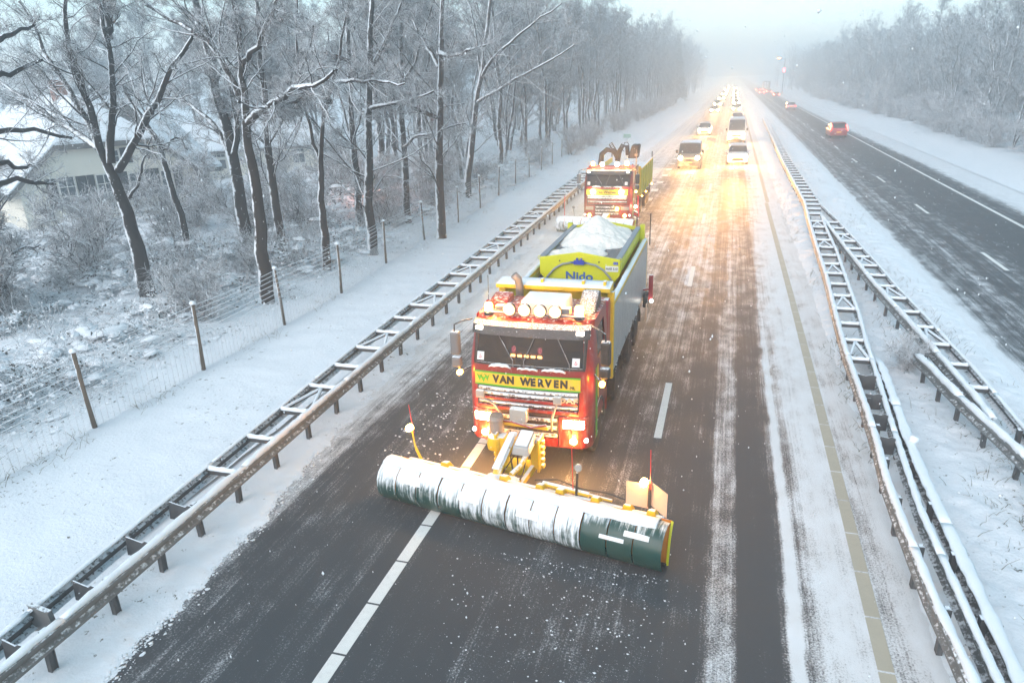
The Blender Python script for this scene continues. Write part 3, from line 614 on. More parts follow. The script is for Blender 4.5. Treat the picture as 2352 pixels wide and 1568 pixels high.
TREES = {"T1":{"b":[-19.33,19.39,0.0],"r":0.3,"l":[[[-19.33,19.39,0.0],[-19.3,19.39,1.77],[-19.38,19.39,2.69],[-19.47,19.39,3.73],[-19.55,19.39,4.74],[-19.81,19.39,5.05]],[[-19.8,19.39,5.05],[-20.49,19.72,6.42],[-21.28,20.06,7.07],[-22.11,20.39,8.02],[-22.83,20.72,8.83],[-23.46,21.06,9.76],[-24.11,21.39,10.34]],[[-19.8,19.39,5.05],[-19.71,19.22,6.24],[-19.64,19.06,6.95],[-19.83,18.89,8.09],[-19.75,18.72,8.6],[-19.31,18.56,9.74],[-18.88,18.39,10.07]],[[-19.63,19.39,5.09],[-19.52,19.59,6.21],[-19.22,19.79,7.77],[-19.25,19.99,8.92],[-19.48,20.19,9.69],[-19.91,20.39,10.32]],[[-19.35,20.09,8.93],[-19.57,20.36,9.52],[-19.67,20.62,10.1],[-19.76,20.89,10.43]],[[-19.38,19.39,4.88],[-18.93,19.14,5.08],[-17.86,18.89,5.93],[-16.77,18.64,7.05],[-16.0,18.39,7.57],[-15.06,18.14,8.23],[-14.37,17.89,8.65]],[[-19.89,19.39,5.5],[-21.37,19.77,6.14],[-23.02,20.14,6.81],[-24.22,20.52,7.42],[-25.32,20.89,7.79]]]},"T2":{"b":[-15.11,20.4,0.0],"r":0.27,"l":[[[-15.13,20.4,-0.04],[-14.97,20.4,2.56],[-14.96,20.4,4.55],[-14.92,20.4,6.28]],[[-14.88,20.4,6.37],[-14.88,20.53,7.64],[-14.92,20.65,8.39],[-14.98,20.78,9.31],[-15.06,20.9,10.08]],[[-14.81,20.4,6.26],[-13.74,20.0,6.75],[-12.84,19.6,7.08],[-12.04,19.2,7.21],[-11.17,18.8,7.33],[-10.42,18.4,7.64]],[[-14.98,20.7,8.02],[-14.08,20.38,8.35],[-13.47,20.05,9.02],[-13.01,19.73,9.38],[-12.39,19.4,9.78]],[[-14.98,20.4,6.88],[-15.41,20.65,7.81],[-15.88,20.9,8.36],[-16.58,21.15,8.96],[-17.29,21.4,9.16],[-18.18,21.65,9.53],[-19.31,21.9,10.07]]]},"T2b":{"b":[-19.81,25.97,0.0],"r":0.3,"l":[[[-19.81,25.97,0.01],[-19.89,26.04,1.9],[-19.96,26.11,3.79],[-20.1,26.18,5.6],[-20.44,26.25,7.08],[-20.46,26.32,8.76],[-20.56,26.4,9.71],[-20.84,26.47,10.66]],[[-20.08,26.27,3.76],[-20.75,26.69,5.39],[-21.66,27.12,6.07],[-22.8,27.54,6.65],[-24.11,27.97,7.26]],[[-19.82,25.97,4.72],[-19.6,26.27,5.89],[-19.99,26.57,7.78],[-20.16,26.87,8.66],[-20.97,27.17,9.49],[-21.71,27.47,10.12]]]},"T3":{"b":[-18.26,26.22,0.0],"r":0.22,"l":[[[-18.25,26.22,0.01],[-18.39,26.39,2.51],[-18.58,26.56,4.66],[-18.51,26.72,6.14],[-18.63,26.89,7.31],[-18.48,27.06,8.98],[-18.52,27.22,10.6]],[[-18.18,26.22,5.87],[-17.27,25.97,6.73],[-16.22,25.72,7.26],[-15.64,25.47,8.04],[-14.92,25.22,9.36]]]},"T4":{"b":[-15.55,25.03,0.0],"r":0.2,"l":[[[-15.55,25.03,0.0],[-15.42,25.03,1.08],[-15.36,25.03,3.07],[-15.18,25.03,4.61]],[[-15.18,25.03,4.61],[-15.56,25.23,5.5],[-15.86,25.43,6.67],[-16.09,25.63,7.83],[-16.07,25.83,9.24],[-15.96,26.03,10.35]],[[-15.18,25.03,4.61],[-14.73,24.83,5.81],[-14.26,24.63,6.94],[-13.74,24.43,8.02],[-13.21,24.23,8.78],[-12.71,24.03,10.0]],[[-14.22,24.63,6.72],[-14.42,23.93,7.02],[-14.87,23.23,6.78],[-15.21,22.53,6.6]],[[-14.04,24.53,7.38],[-12.7,24.03,7.45],[-11.36,23.53,7.37],[-10.43,23.03,7.29]]]},"T5":{"b":[-15.07,28.21,0.0],"r":0.24,"l":[[[-15.07,28.21,0.0],[-15.09,28.21,0.52],[-14.94,28.21,2.58],[-14.72,28.21,4.94],[-14.47,28.21,6.86],[-14.23,28.21,8.68],[-13.93,28.21,10.42]],[[-14.52,28.21,6.35],[-13.24,27.54,6.54],[-12.02,26.87,6.71],[-10.72,26.21,6.99]],[[-14.27,28.21,7.96],[-13.7,28.71,8.98],[-13.42,29.21,9.89],[-13.31,29.71,10.51]],[[-14.41,28.21,7.35],[-14.76,27.54,8.21],[-15.63,26.87,8.47],[-16.96,26.21,8.68]]]},"T5b":{"b":[-18.17,33.14,-0.0],"r":0.22,"l":[[[-18.17,33.14,0.01],[-18.15,33.14,2.16],[-18.13,33.14,4.54],[-18.04,33.14,6.81],[-17.94,33.14,8.27],[-17.64,33.14,11.05]],[[-18.13,33.14,4.54],[-18.75,33.47,6.06],[-18.93,33.8,7.57],[-19.45,34.14,9.8]]]},"T6":{"b":[-16.33,34.9,0.0],"r":0.22,"l":[[[-16.32,34.9,0.05],[-16.23,34.9,3.57],[-16.19,34.9,5.95],[-16.07,34.9,8.22],[-15.72,34.9,11.09]],[[-16.27,34.9,4.14],[-15.36,34.4,4.8],[-14.11,33.9,4.91],[-13.29,33.4,5.23],[-11.95,32.9,5.46]],[[-16.14,34.9,7.02],[-15.34,35.24,8.35],[-14.86,35.57,9.66],[-14.38,35.9,11.1]]]},"T7":{"b":[-13.12,31.72,0.0],"r":0.24,"l":[[[-13.11,31.72,0.05],[-13.01,31.72,3.17],[-12.81,31.72,6.03],[-12.66,31.72,8.72],[-12.34,31.72,10.63]],[[-12.83,31.72,5.76],[-13.76,31.22,6.21],[-14.45,30.72,6.52],[-15.18,30.22,6.21]],[[-12.67,31.72,8.53],[-11.86,31.05,8.35],[-10.88,30.39,8.42],[-9.73,29.72,8.66]],[[-12.68,31.72,7.93],[-13.74,32.47,9.19],[-14.46,33.22,10.21]]]},"T8":{"b":[-16.14,44.02,0.0],"r":0.24,"l":[[[-16.15,44.02,0.17],[-15.96,44.02,2.61],[-15.58,44.02,4.57],[-14.91,44.02,7.38],[-14.38,44.02,10.05],[-14.11,44.02,11.77]],[[-15.19,44.02,6.08],[-13.57,43.27,6.8],[-12.34,42.52,7.31],[-10.22,41.77,8.1],[-8.42,41.02,8.99]],[[-14.91,44.02,7.38],[-14.08,43.52,8.52],[-12.42,43.02,9.49],[-10.84,42.52,10.39],[-9.34,42.02,11.17]],[[-14.91,44.02,7.38],[-15.26,44.69,9.22],[-15.71,45.36,11.08],[-16.31,46.02,12.06]]]},"T9":{"b":[-19.26,43.73,0.0],"r":0.2,"l":[[[-19.25,43.73,0.07],[-19.1,43.73,4.63],[-19.16,43.73,8.44],[-19.07,43.73,12.02]],[[-19.09,43.73,6.08],[-18.41,44.23,8.42],[-18.23,44.73,10.72]]]},"T10":{"b":[-20.21,47.53,0.0],"r":0.2,"l":[[[-20.19,47.53,0.02],[-19.84,47.53,5.44],[-19.42,47.53,9.48],[-19.26,47.53,12.36]]]},"T11":{"b":[-19.63,52.07,0.0],"r":0.2,"l":[[[-19.53,52.07,0.45],[-19.9,52.07,2.94],[-20.05,52.07,4.67],[-19.91,52.07,6.81],[-20.05,52.07,8.57]],[[-20.02,52.07,4.1],[-20.83,52.32,5.92],[-19.55,52.57,7.46],[-18.96,52.82,8.54],[-18.31,53.07,10.67]]]},"T12":{"b":[-22.3,78.18,0.0],"r":0.25,"l":[[[-22.26,78.18,0.13],[-22.04,78.18,1.57],[-21.52,78.18,4.07],[-21.62,78.18,7.33],[-21.36,78.18,10.49]],[[-21.73,78.18,3.08],[-19.89,77.51,5.37],[-18.49,76.84,6.94],[-16.97,76.18,8.74]]]},"T0":{"b":[-22.95,17.06,0.0],"r":0.25,"l":[[[-22.95,17.06,0.0],[-23.01,17.06,0.69],[-22.99,17.06,1.38],[-23.04,17.06,2.78],[-22.74,17.06,5.01]]]},"T13":{"b":[-22.38,14.84,0.0],"r":0.25,"l":[[[-22.38,14.84,0.0],[-21.08,14.84,2.81],[-20.11,14.84,5.06],[-19.21,14.84,7.53],[-18.27,14.84,9.54]],[[-20.35,14.84,4.62],[-19.77,15.51,4.99],[-19.38,16.17,4.94],[-19.31,16.84,4.77]],[[-20.13,14.84,5.18],[-19.95,15.84,5.59],[-20.55,16.84,5.22],[-21.16,17.84,5.18]],[[-19.86,14.84,5.86],[-19.63,15.84,6.46],[-19.46,16.84,6.25],[-19.36,17.84,6.02]],[[-19.34,14.84,7.17],[-18.71,15.51,7.87],[-18.69,16.17,7.9],[-18.66,16.84,8.2]],[[-18.98,14.84,8.09],[-18.79,15.84,8.76],[-19.38,16.84,8.96],[-19.79,17.84,9.2]]]},"T14":{"b":[-19.66,23.63,0.0],"r":0.14,"l":[[[-20.92,23.63,1.96],[-21.15,23.77,2.9],[-21.43,23.91,3.76],[-21.64,24.06,4.63],[-21.93,24.2,5.42],[-22.4,24.34,6.1],[-23.05,24.48,6.62],[-23.48,24.63,7.48]],[[-21.28,23.63,5.13],[-20.83,24.13,5.59],[-20.95,24.63,5.03]],[[-21.74,23.63,6.14],[-20.71,23.13,6.8],[-19.48,22.63,7.3]],[[-22.38,22.63,3.42],[-21.54,22.63,4.45],[-21.0,22.63,5.22],[-20.74,22.63,5.7]]]}}
TLAB = {
 'T1': 'nearest big bare tree with a leaning trunk forking wide in front of the farmhouse',
 'T2': 'tall dark-trunked bare tree by the fence, snowy limb reaching right over the outbuilding',
 'T2b': 'thick bare trunk leaning left, standing just behind the tall dark tree by the fence',
 'T3': 'slimmer bare tree with snowy streaked bark in front of the outbuilding windows',
 'T4': 'Y-forked bare tree at the right end of the outbuilding, beside the fence',
 'T5': 'straight bare trunk with white windward side, right of the Y-forked tree',
 'T5b': 'snow-streaked bare trunk half hidden behind the straight trunk with the white side',
 'T6': 'bare tree with a low branch bent to the right, standing in the pinkish light',
 'T7': 'straight brown trunk with long level snowy boughs rising right at the wire fence',
 'T8': 'bare tree leaning right, its long snowy limbs reaching out over the guardrail',
 'T9': 'thin brown bare trunk in the pinkish light left of the straight fence-side trunk',
 'T10': 'thin upright bare trunk just left of the straight brown fence-side tree',
 'T11': 'crooked bare tree bending left, behind the one that leans over the guardrail',
 'T12': 'hazy bare tree with a branch angled right, where the fence ends',
 'T13': 'bare tree at the left edge, its low branches crossing the farmhouse roof',
 'T14': 'thin crooked young tree standing in front of the farmhouse gable',
 'T0': 'cut-off brown trunk at the left edge of the picture',
}
for nm, t in TREES.items():
    rs = np.random.RandomState(sum(map(ord, nm)) * 7); bx, by, bz = t['b']; r = t['r']
    base = np.array([bx, by, 0.0]); root = empty('bare_tree', (bx, by, 0), 0, TLAB[nm], 'tree', 'large bare trees behind the fence')
    L = [resample(np.array(l) - base, 10, .04, rs) for l in t['l']]; P = np.array(L)
    n = len(L); r0 = np.array([r] + [r * rs.uniform(.36, .52) for _ in range(n - 1)]); r1 = np.array([r * (.5 if n > 1 else .2)] + [r * .16] * (n - 1))
    P[0, 0, 2] = -.3
    if n == 1 or nm in ('T5', 'T5b', 'T6', 'T7', 'T8', 'T9', 'T10', 'T11', 'T12', 'T3'): r1[0] = r * .38
    fl = tubes(P[:1], np.array([r]), np.array([r1[0]]), 10); ft = tubes(np.stack([np.stack([P[0, 0] + (0, 0, .0), P[0, 0] * .5 + P[0, 1] * .5])]), np.array([r * 1.45]), np.array([r * .92]), 10)
    parts = [fl, ft] + ([tubes(P[1:], r0[1:], r1[1:], 8)] if n > 1 else [])
    np_mesh('trunk', *merge(parts), M['bark_brown'] if nm in ('T2', 'T3', 'T7', 'T4') else M['bark'], root, True)
    limbs, lr = (P[1:], r0[1:] * .8) if n > 1 else (P, r0)
    if n > 1 and r1[0] < r * .45: limbs = np.concatenate([limbs, P[:1, :, :]]); lr = np.r_[lr, r * .5]
    if n <= 3:      # small side limbs to fill the crown
        ex, er = sprout(P[:1], np.array([r]), 7, .38, 1.0, (.5, 1.0), (.25, .45), 10, .12, .15, .35, rs); parts2 = tubes(ex, er, er * .3, 6)
        np_mesh('limbs', *parts2, M['bark'], root, True); limbs = np.concatenate([limbs, ex]); lr = np.r_[lr, er]
    np_mesh('crown', *merge(crown_levels(limbs, lr, rs, (17 if n > 3 else 14) if nm not in ('T13', 'T14') else 6, 10, 11 if nm not in ('T13', 'T14') else 6)), M['twig'], root)

def forest_proto(seed, h, forks, low, spread, m2, m3, m4, tw, r):
    rs = np.random.RandomState(seed); P = []
    for k in range(forks):
        a = rs.rand() * 6.28; s = spread * rs.uniform(.4, 1.0) if forks > 1 else .6
        P.append(resample([(0, 0, -.3), (.1 * s * math.cos(a), .1 * s * math.sin(a), h * low * .6), (.45 * s * math.cos(a), .45 * s * math.sin(a), h * .6), (s * math.cos(a), s * math.sin(a), h * rs.uniform(.9, 1.0))], 10, .12, rs))
    P = np.array(P); r0 = np.full(forks, r / forks ** .4); tv = tubes(P, r0, r0 * .15, 8)
    b2, r2 = sprout(P, r0, m2, low, .98, (.45, 1.15), (.16, .40), 7, .13, .10, .35, rs); r2 = np.clip(r2, .02, .09)
    b3, r3 = sprout(b2, r2, m3, .10, 1.0, (.4, 1.1), (.25, .5), 5, .2, .04, .5, rs, .4); r3 = np.clip(r3, .012, .03)
    b4, r4 = sprout(b3, r3, m4, .1, 1.0, (.4, 1.2), (.35, .7), 4, .25, .02, .6, rs, .35); r4 = np.clip(r4, tw * .8, tw * 1.4)
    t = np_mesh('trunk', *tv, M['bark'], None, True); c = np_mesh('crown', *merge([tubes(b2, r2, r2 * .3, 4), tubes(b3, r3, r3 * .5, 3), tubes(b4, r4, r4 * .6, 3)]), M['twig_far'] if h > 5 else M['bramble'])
    tm, cm = t.data, c.data; bpy.data.objects.remove(t); bpy.data.objects.remove(c); return tm, cm
PROTO = [forest_proto(21, 18, 1, .22, 1, 40, 11, 13, .015, .24), forest_proto(22, 17.5, 2, .25, 3.2, 22, 10, 13, .015, .26), forest_proto(23, 18.5, 1, .35, 1, 36, 11, 13, .015, .22), forest_proto(24, 16, 3, .14, 4.0, 17, 10, 12, .016, .26)]
THICK = [forest_proto(31, 14, 4, .04, 4.5, 17, 10, 12, .017, .2), forest_proto(32, 15.5, 3, .05, 4.0, 20, 10, 12, .017, .22)]
BUSH = [forest_proto(41, 3.0, 7, .06, 2.2, 9, 6, 5, .010, .06), forest_proto(42, 2.4, 8, .06, 2.0, 9, 6, 5, .010, .05), forest_proto(43, 1.8, 9, .05, 1.7, 8, 6, 5, .009, .04)]
def put_tree(proto, name, x, y, z, s, rz, label, cat, group, sz=None):
    root = empty(name, (x, y, z), rz, label, cat, group); root.scale = (s, s, sz or s)
    link('trunk' if name != 'bare_shrub' else 'stems', proto[0], root); link('crown' if name != 'bare_shrub' else 'twigs', proto[1], root)
fr = random.Random(5)
LL = 'snow-dusted bare tree in the hazy wood left of the motorway'; LR = 'snow-dusted bare tree in the pale hazy wood right of the motorway'; LB = 'faint bare tree in the background beyond the farmhouse roofs'
for row, (xa, xb, step, ya, yb) in enumerate(((-16.5, -19.5, 5.8, 55, 330), (-20, -26, 5.6, 42, 320), (-27, -36, 7.5, 60, 240), (-40, -60, 11, 76, 240))):
    y = ya
    while y < yb:
        x = fr.uniform(xb, xa) + 1.6 * float(sstep(120, 200, y)); put_tree(PROTO[fr.randrange(4)], 'bare_tree', x, y + fr.uniform(-1.5, 1.5), .1, fr.uniform(.86, 1.06), fr.uniform(0, 6.28), LL, 'tree', 'bare trees of the wood on the left')
        y += step * fr.uniform(.8, 1.25)
for k in range(26):
    a = fr.uniform(0, 1); x = -38 - 55 * a + fr.uniform(-6, 6); y = 66 + fr.uniform(-6, 24) - 12 * a
    put_tree(PROTO[fr.randrange(4)], 'bare_tree', x, y, .2, fr.uniform(.8, 1.1), fr.uniform(0, 6.28), LB, 'tree', 'background trees beyond the farmhouse')
for row, (xa, xb, step, ya, yb) in enumerate(((24.5, 27.5, 5.0, 52, 330), (28.5, 33, 5.8, 50, 310), (35, 44, 9, 56, 220))):
    y = ya
    while y < yb:
        pr_k = THICK[fr.randrange(2)] if fr.random() < (.75 if row == 0 else .35) else PROTO[fr.randrange(4)]
        x = fr.uniform(xa, xb); put_tree(pr_k, 'bare_tree', x, y + fr.uniform(-1, 1), .3, fr.uniform(.85, 1.05) * (.86 if row == 0 else .98), fr.uniform(0, 6.28), LR, 'tree', 'bare trees of the wood on the right')
        y += step * fr.uniform(.8, 1.25)
for k in range(46):
    y = 50 + k * 4.0 + fr.uniform(-1.5, 1.5); put_tree(BUSH[fr.randrange(3)], 'bare_shrub', fr.uniform(22.6, 24.6), y, .25, fr.uniform(.9, 1.7), fr.uniform(0, 6.28), 'snowy bare shrub at the edge of the right-hand wood', 'shrub', 'shrubs along the right-hand wood')
for k in range(26):
    y = 60 + k * 5.0 + fr.uniform(-1.5, 1.5); put_tree(BUSH[fr.randrange(3)], 'bare_shrub', fr.uniform(-16.6, -14.6) + .4 * float(sstep(100, 200, y)), y, .12, fr.uniform(.6, 1.2), fr.uniform(0, 6.28), 'snowy bare shrub at the foot of the left-hand wood', 'shrub', 'shrubs along the left-hand wood')
for x, y, s, k in [(-17.0, 33.5, .9, 0), (-18.6, 36.5, 1.1, 1), (-16.2, 38.5, .8, 2), (-21, 32, 1.0, 0), (-20.5, 39.5, 1.2, 1), (-17.8, 42, 1.0, 0), (-24, 34, 1.1, 2), (-23.5, 40, 1.3, 0), (-19, 46.5, 1.1, 1), (-17, 49, .9, 2), (-22, 29.5, .9, 1), (-25, 27.5, 1.1, 0), (-20.4, 22.0, .7, 2), (-26.5, 24, 1.2, 1), (-23.8, 21.2, 1.1, 0), (-27, 31, 1.2, 2), (-29, 35, 1.3, 0), (-17.6, 22.6, .6, 1), (-22.5, 16.2, .9, 0), (-24.5, 18, 1.0, 1), (-28.5, 40.5, 1.3, 1), (-26, 45, 1.2, 0)] + [(-15.6 - 12 * fr.random() ** 1.2, 10 + 24 * fr.random(), fr.uniform(.35, .75), fr.randrange(3)) for _ in range(12)]:
    put_tree(BUSH[k], 'bare_shrub', x, y, .15, s, fr.uniform(0, 6.28), 'tangled snow-laden shrub in the undergrowth behind the fence', 'shrub', 'shrubs in the undergrowth behind the fence')

put_tree(BUSH[2], 'bare_shrub', 4.72, 18.7, .05, .40, 1.0, 'little snowy shrub at the buried end of the single median guardrail', 'shrub', None)
def spruce_proto(seed):
    rs = np.random.RandomState(seed); h = 18.0; n = 420; z = 2 + (h - 2.3) * rs.rand(n) ** .9; ln = (1 - z / h) * 3.6 + .25; a = rs.rand(n) * 6.28
    K = 5; u = np.linspace(0, 1, K)[None]; P = np.stack([np.cos(a)[:, None] * ln[:, None] * u, np.sin(a)[:, None] * ln[:, None] * u, z[:, None] - .35 * ln[:, None] * u ** 1.4 + .1 * u], -1)
    b3, r3 = sprout(P, np.full(n, .03), 14, .15, 1, (.6, 1.0), (.2, .35), 3, .1, -.25, .8, rs, .15)
    t = np_mesh('trunk', *tubes(np.array([resample([(0, 0, -.3), (0, 0, 9), (0, 0, 18)], 8, .03, rs)]), np.array([.25]), np.array([.03]), 8), M['bark'], None, True)
    c = np_mesh('crown', *merge([tubes(P, np.full(n, .05), np.full(n, .02), 4), tubes(b3, np.full(len(b3), .05), np.full(len(b3), .02), 3)]), M['spruce'])
    tm, cm = t.data, c.data; bpy.data.objects.remove(t); bpy.data.objects.remove(c); return tm, cm
SPR = spruce_proto(9)
for i, (x, y, s) in enumerate([(-14.6, 206, .98), (-15.8, 226, .95), (-16.5, 188, .9)]):
    put_tree(SPR, 'spruce_tree', x, y, .1, s, i * 2.0, ['pointed spruce fading into the haze at the end of the left wood', 'faintest spruce tip beyond the other two in the left-hand haze', 'spruce among bare trees, nearest of the hazy conifers'][i], 'tree', 'spruces at the end of the left wood')

# far wood: one mass on each side of the road
rs = np.random.RandomState(77); pts = []
for k in range(60):
    sd = -1 if k % 2 else 1; x = sd * rs.uniform(15, 34) + (6 if sd > 0 else 0); y = rs.uniform(320, 480); hh = rs.uniform(14, 18)
    pts.append(resample([(x, y, 0), (x + rs.randn() * .5, y, hh * .5), (x + rs.randn(), y + rs.randn(), hh)], 6, .2, rs))
P = np.array(pts); b2, r2 = sprout(P, np.full(60, .25), 26, .15, 1, (.5, 1.2), (.2, .4), 5, .15, .1, .4, rs); b3, r3 = sprout(b2, r2, 9, .1, 1, (.5, 1.2), (.3, .5), 4, .2, .02, .5, rs, .5)
tag(np_mesh('far_wood', *merge([tubes(P, np.full(60, .28), np.full(60, .05), 5), tubes(b2, np.full(len(b2), .06), np.full(len(b2), .03), 3), tubes(b3, np.full(len(b3), .035), np.full(len(b3), .02), 3)]), M['twig_far']), 'far-off bare wood dissolving into the snowfall', 'wood', kind='stuff')

# bramble undergrowth: arching stems and snowy leaves
def mound(X, Y): return np.clip(.42 + 1.5 * fbm(X + 40, Y, .16, 3) + .8 * fbm(X, Y + 9, .5, 2), 0, 1.7) * sstep(14.2, 17, -X)
rs = np.random.RandomState(5); n = 11000; yy = 9 + 52 * rs.rand(n) ** 1.5; xx = -14.2 - 21 * rs.rand(n) ** 1.1
keep = rs.rand(n) < .25 + .9 * mound(xx, yy); xx, yy = xx[keep], yy[keep]; n = len(xx); zz = bank_z(xx, yy); mm = mound(xx, yy)
a = rs.rand(n) * 6.28; ln = .5 + 1.1 * rs.rand(n); hh = (.15 + .75 * mm) * (.4 + .9 * rs.rand(n)); u = np.linspace(0, 1, 6)[None]
P = np.stack([xx[:, None] + np.cos(a)[:, None] * ln[:, None] * u, yy[:, None] + np.sin(a)[:, None] * ln[:, None] * u, zz[:, None] - .05 + hh[:, None] * 4 * u * (1 - .72 * u)], -1) + rs.randn(n, 6, 3) * .035
sv = tubes(P, np.full(n, .008), np.full(n, .005), 3); tw, tr = sprout(P, np.full(n, .008), 2, .25, 1, (.5, 1.2), (.2, .45), 4, .25, .05, .7, rs, .12)
tag(np_mesh('bramble_stems', *merge([sv, tubes(tw, np.full(len(tw), .006), np.full(len(tw), .004), 3)]), M['bramble']), 'arching snow-covered bramble stems under the trees', 'undergrowth', kind='stuff')
m = 190000; yy = 8.5 + 54 * rs.rand(m) ** 1.5; xx = -14.0 - 23 * rs.rand(m) ** 1.1; mm = mound(xx, yy); keep = (rs.rand(m) < .12 + .95 * mm) & (fbm(xx, yy, 1.3, 3) + .25 * rs.randn(m) > .05); xx, yy, mm = xx[keep], yy[keep], mm[keep]; m = len(xx)
zz = bank_z(xx, yy) + mm * (.15 + .85 * rs.rand(m) ** .6); c = np.stack([xx, yy, zz], -1); s = .03 + .055 * rs.rand(m) ** 1.5
nx = rs.randn(m, 3) * .8; nx[:, 2] = np.abs(nx[:, 2]) * .6 + .5; nx /= np.linalg.norm(nx, axis=1, keepdims=True); ax = np.cross(nx, rs.randn(m, 3)); ax /= np.linalg.norm(ax, axis=1, keepdims=True); bx = np.cross(nx, ax)
S = s[:, None]; V = np.stack([c - ax * S, c + bx * S * .55 - nx * S * .2, c + ax * S * 1.1 + nx * S * .1, c - bx * S * .55 - nx * S * .2], 1).reshape(-1, 3); F = np.arange(4 * m).reshape(-1, 4)
tag(np_mesh('bramble_leaves', V, F, M['ivy']), 'dark evergreen bramble leaves heaped with snow under the trees', 'undergrowth', kind='stuff')
k_ = 15000; yy = 8.5 + 54 * rs.rand(k_) ** 1.4; xx = -14.6 - 24 * rs.rand(k_) ** 1.1; mm = mound(xx, yy); keep = (rs.rand(k_) < .1 + .8 * mm) & (fbm(xx + 5, yy, .9, 2) > -.1); xx, yy, mm = xx[keep], yy[keep], mm[keep]; k_ = len(xx); s = .05 + .26 * rs.rand(k_) ** 2.6
th_, ph_ = np.meshgrid(np.linspace(0, 2 * np.pi, 9)[:-1], np.array([1.75, 1.2, .6])); OC_ = np.concatenate([np.stack([np.cos(th_) * np.sin(ph_), np.sin(th_) * np.sin(ph_), np.cos(ph_)], -1).reshape(-1, 3), [[0, 0, 1.0]]]); OF_ = []
for r_k in range(2):
    for q_k in range(8): a_, b_ = r_k * 8 + q_k, r_k * 8 + (q_k + 1) % 8; OF_ += [(a_, b_, b_ + 8), (a_, b_ + 8, a_ + 8)]
OF_ += [(16 + q_k, 16 + (q_k + 1) % 8, 24) for q_k in range(8)]; OF_ = np.array(OF_)
C_ = np.stack([xx, yy, bank_z(xx, yy) + mm * (.2 + .75 * rs.rand(k_)) - s * .1], -1); ro = rs.rand(k_) * 6.28; sx_ = s * rs.uniform(.8, 2.0, k_); sy_ = s * rs.uniform(.6, 1.1, k_); D_ = OC_[None] * np.stack([sx_, sy_, s * rs.uniform(.3, .6, k_)], -1)[:, None] * (1 + .16 * rs.randn(k_, 25, 1))
V = C_[:, None] + np.stack([D_[..., 0] * np.cos(ro)[:, None] - D_[..., 1] * np.sin(ro)[:, None], D_[..., 0] * np.sin(ro)[:, None] + D_[..., 1] * np.cos(ro)[:, None], D_[..., 2]], -1)
tag(np_mesh('undergrowth_snow', V.reshape(-1, 3), ((np.arange(k_) * 25)[:, None, None] + OF_[None]).reshape(-1, 3), M['snow_cap'], None, True), 'pillows of snow resting on the bramble undergrowth', 'snow', kind='stuff')
# tufts of dead grass poking through the median and along the rails and fence foot
n = 5200; sel = rs.rand(n); yy = 6 + 60 * rs.rand(n) ** 1.7
xx = np.where(sel < .30, 3.0 + .35 * rs.randn(n) * .6 + .25, np.where(sel < .62, 5.1 + .35 * rs.randn(n), np.where(sel < .8, 6.3 + .3 * rs.randn(n), -13.2 + .22 * rs.randn(n))))
pn = fbm(xx * 1.0, yy, .7, 2); keep = pn > .02; xx, yy = xx[keep], yy[keep]; n = len(xx); zz = np.where(xx > 0, med_z(xx, yy), bank_z(xx, yy)); a = rs.rand(n) * 6.28; ln = .05 + .16 * rs.rand(n); u = np.linspace(0, 1, 3)[None]
P = np.stack([xx[:, None] + np.cos(a)[:, None] * ln[:, None] * u ** 1.6, yy[:, None] + np.sin(a)[:, None] * ln[:, None] * u ** 1.6, zz[:, None] - .02 + (ln * rs.uniform(.5, 1.4, n))[:, None] * u], -1)
tag(np_mesh('grass_tufts', *tubes(P, np.full(n, .006), np.full(n, .002), 3), M['grass']), 'dead grass blades poking through the snow along rails and fence', 'grass', kind='stuff')
# ------------------------------------------------------------------ trucks
FZ = [.40, .52, 1.20, 1.93, 2.12, 2.72, 2.85, 2.94]; FYV = [.07, 0, 0, .05, .07, .28, .37, .50]
def fy(x, z):
    y = float(np.interp(z, FZ, FYV)) + .07 * (x / 1.2) ** 2; a = abs(x) - 1.06
    return y + (6.0 * a * a if a > 0 else 0)
def fw(z): return 1.23 - .05 * float(sstep(2.0, 3.05, z))
def patch(x0, x1, z0, z1, off, nx=10, nz=3, back=.03, zs=None):
    """slab that follows the cab front, 'off' proud of it"""
    rows = []
    for i in range(nz + 1):
        z = z0 + (z1 - z0) * i / nz; rows.append([(x0 + (x1 - x0) * j / nx, fy(x0 + (x1 - x0) * j / nx, z) - off, z) for j in range(nx + 1)])
    return MB().sheet(rows, (0, off + back, 0))
def wheel_meshes():
    ty = MB().lathe([(.30, -.15), (.46, -.155), (.505, -.13), (.52, -.10), (.52, -.04), (.512, -.035), (.512, -.025), (.52, -.02), (.52, .02), (.512, .025), (.512, .035), (.52, .04), (.52, .10), (.505, .13), (.46, .155), (.30, .15)], axis='x', n=32).mesh('tyre', M['tyre'], True)
    rm = MB().lathe([(.30, -.14), (.29, -.05), (.24, -.02), (.14, -.03), (.12, -.10), (.0, -.11)], axis='x', n=24).lathe([(0.0, .06), (.16, .05), (.29, .08), (.30, .14)], axis='x', n=24)
    for k in range(8): a = k * math.pi / 4; rm.tube([(-.045, .2 * math.cos(a), .2 * math.sin(a)), (-.07, .2 * math.cos(a), .2 * math.sin(a))], .018, 6)
    return ty, rm.mesh('rim', M['rim'], False)
TYRE, RIM = wheel_meshes()
def wheel(parent, x, y, side, r=.52, w=1.0, tm=None, rmm=None):
    e = link('wheel', tm or TYRE, parent); e.location = (x, y, r); e.scale = (w, r / .52, r / .52); e.rotation_euler = (0, 0, 0 if side < 0 else math.pi)
    link('rim', rmm or RIM, e); return e

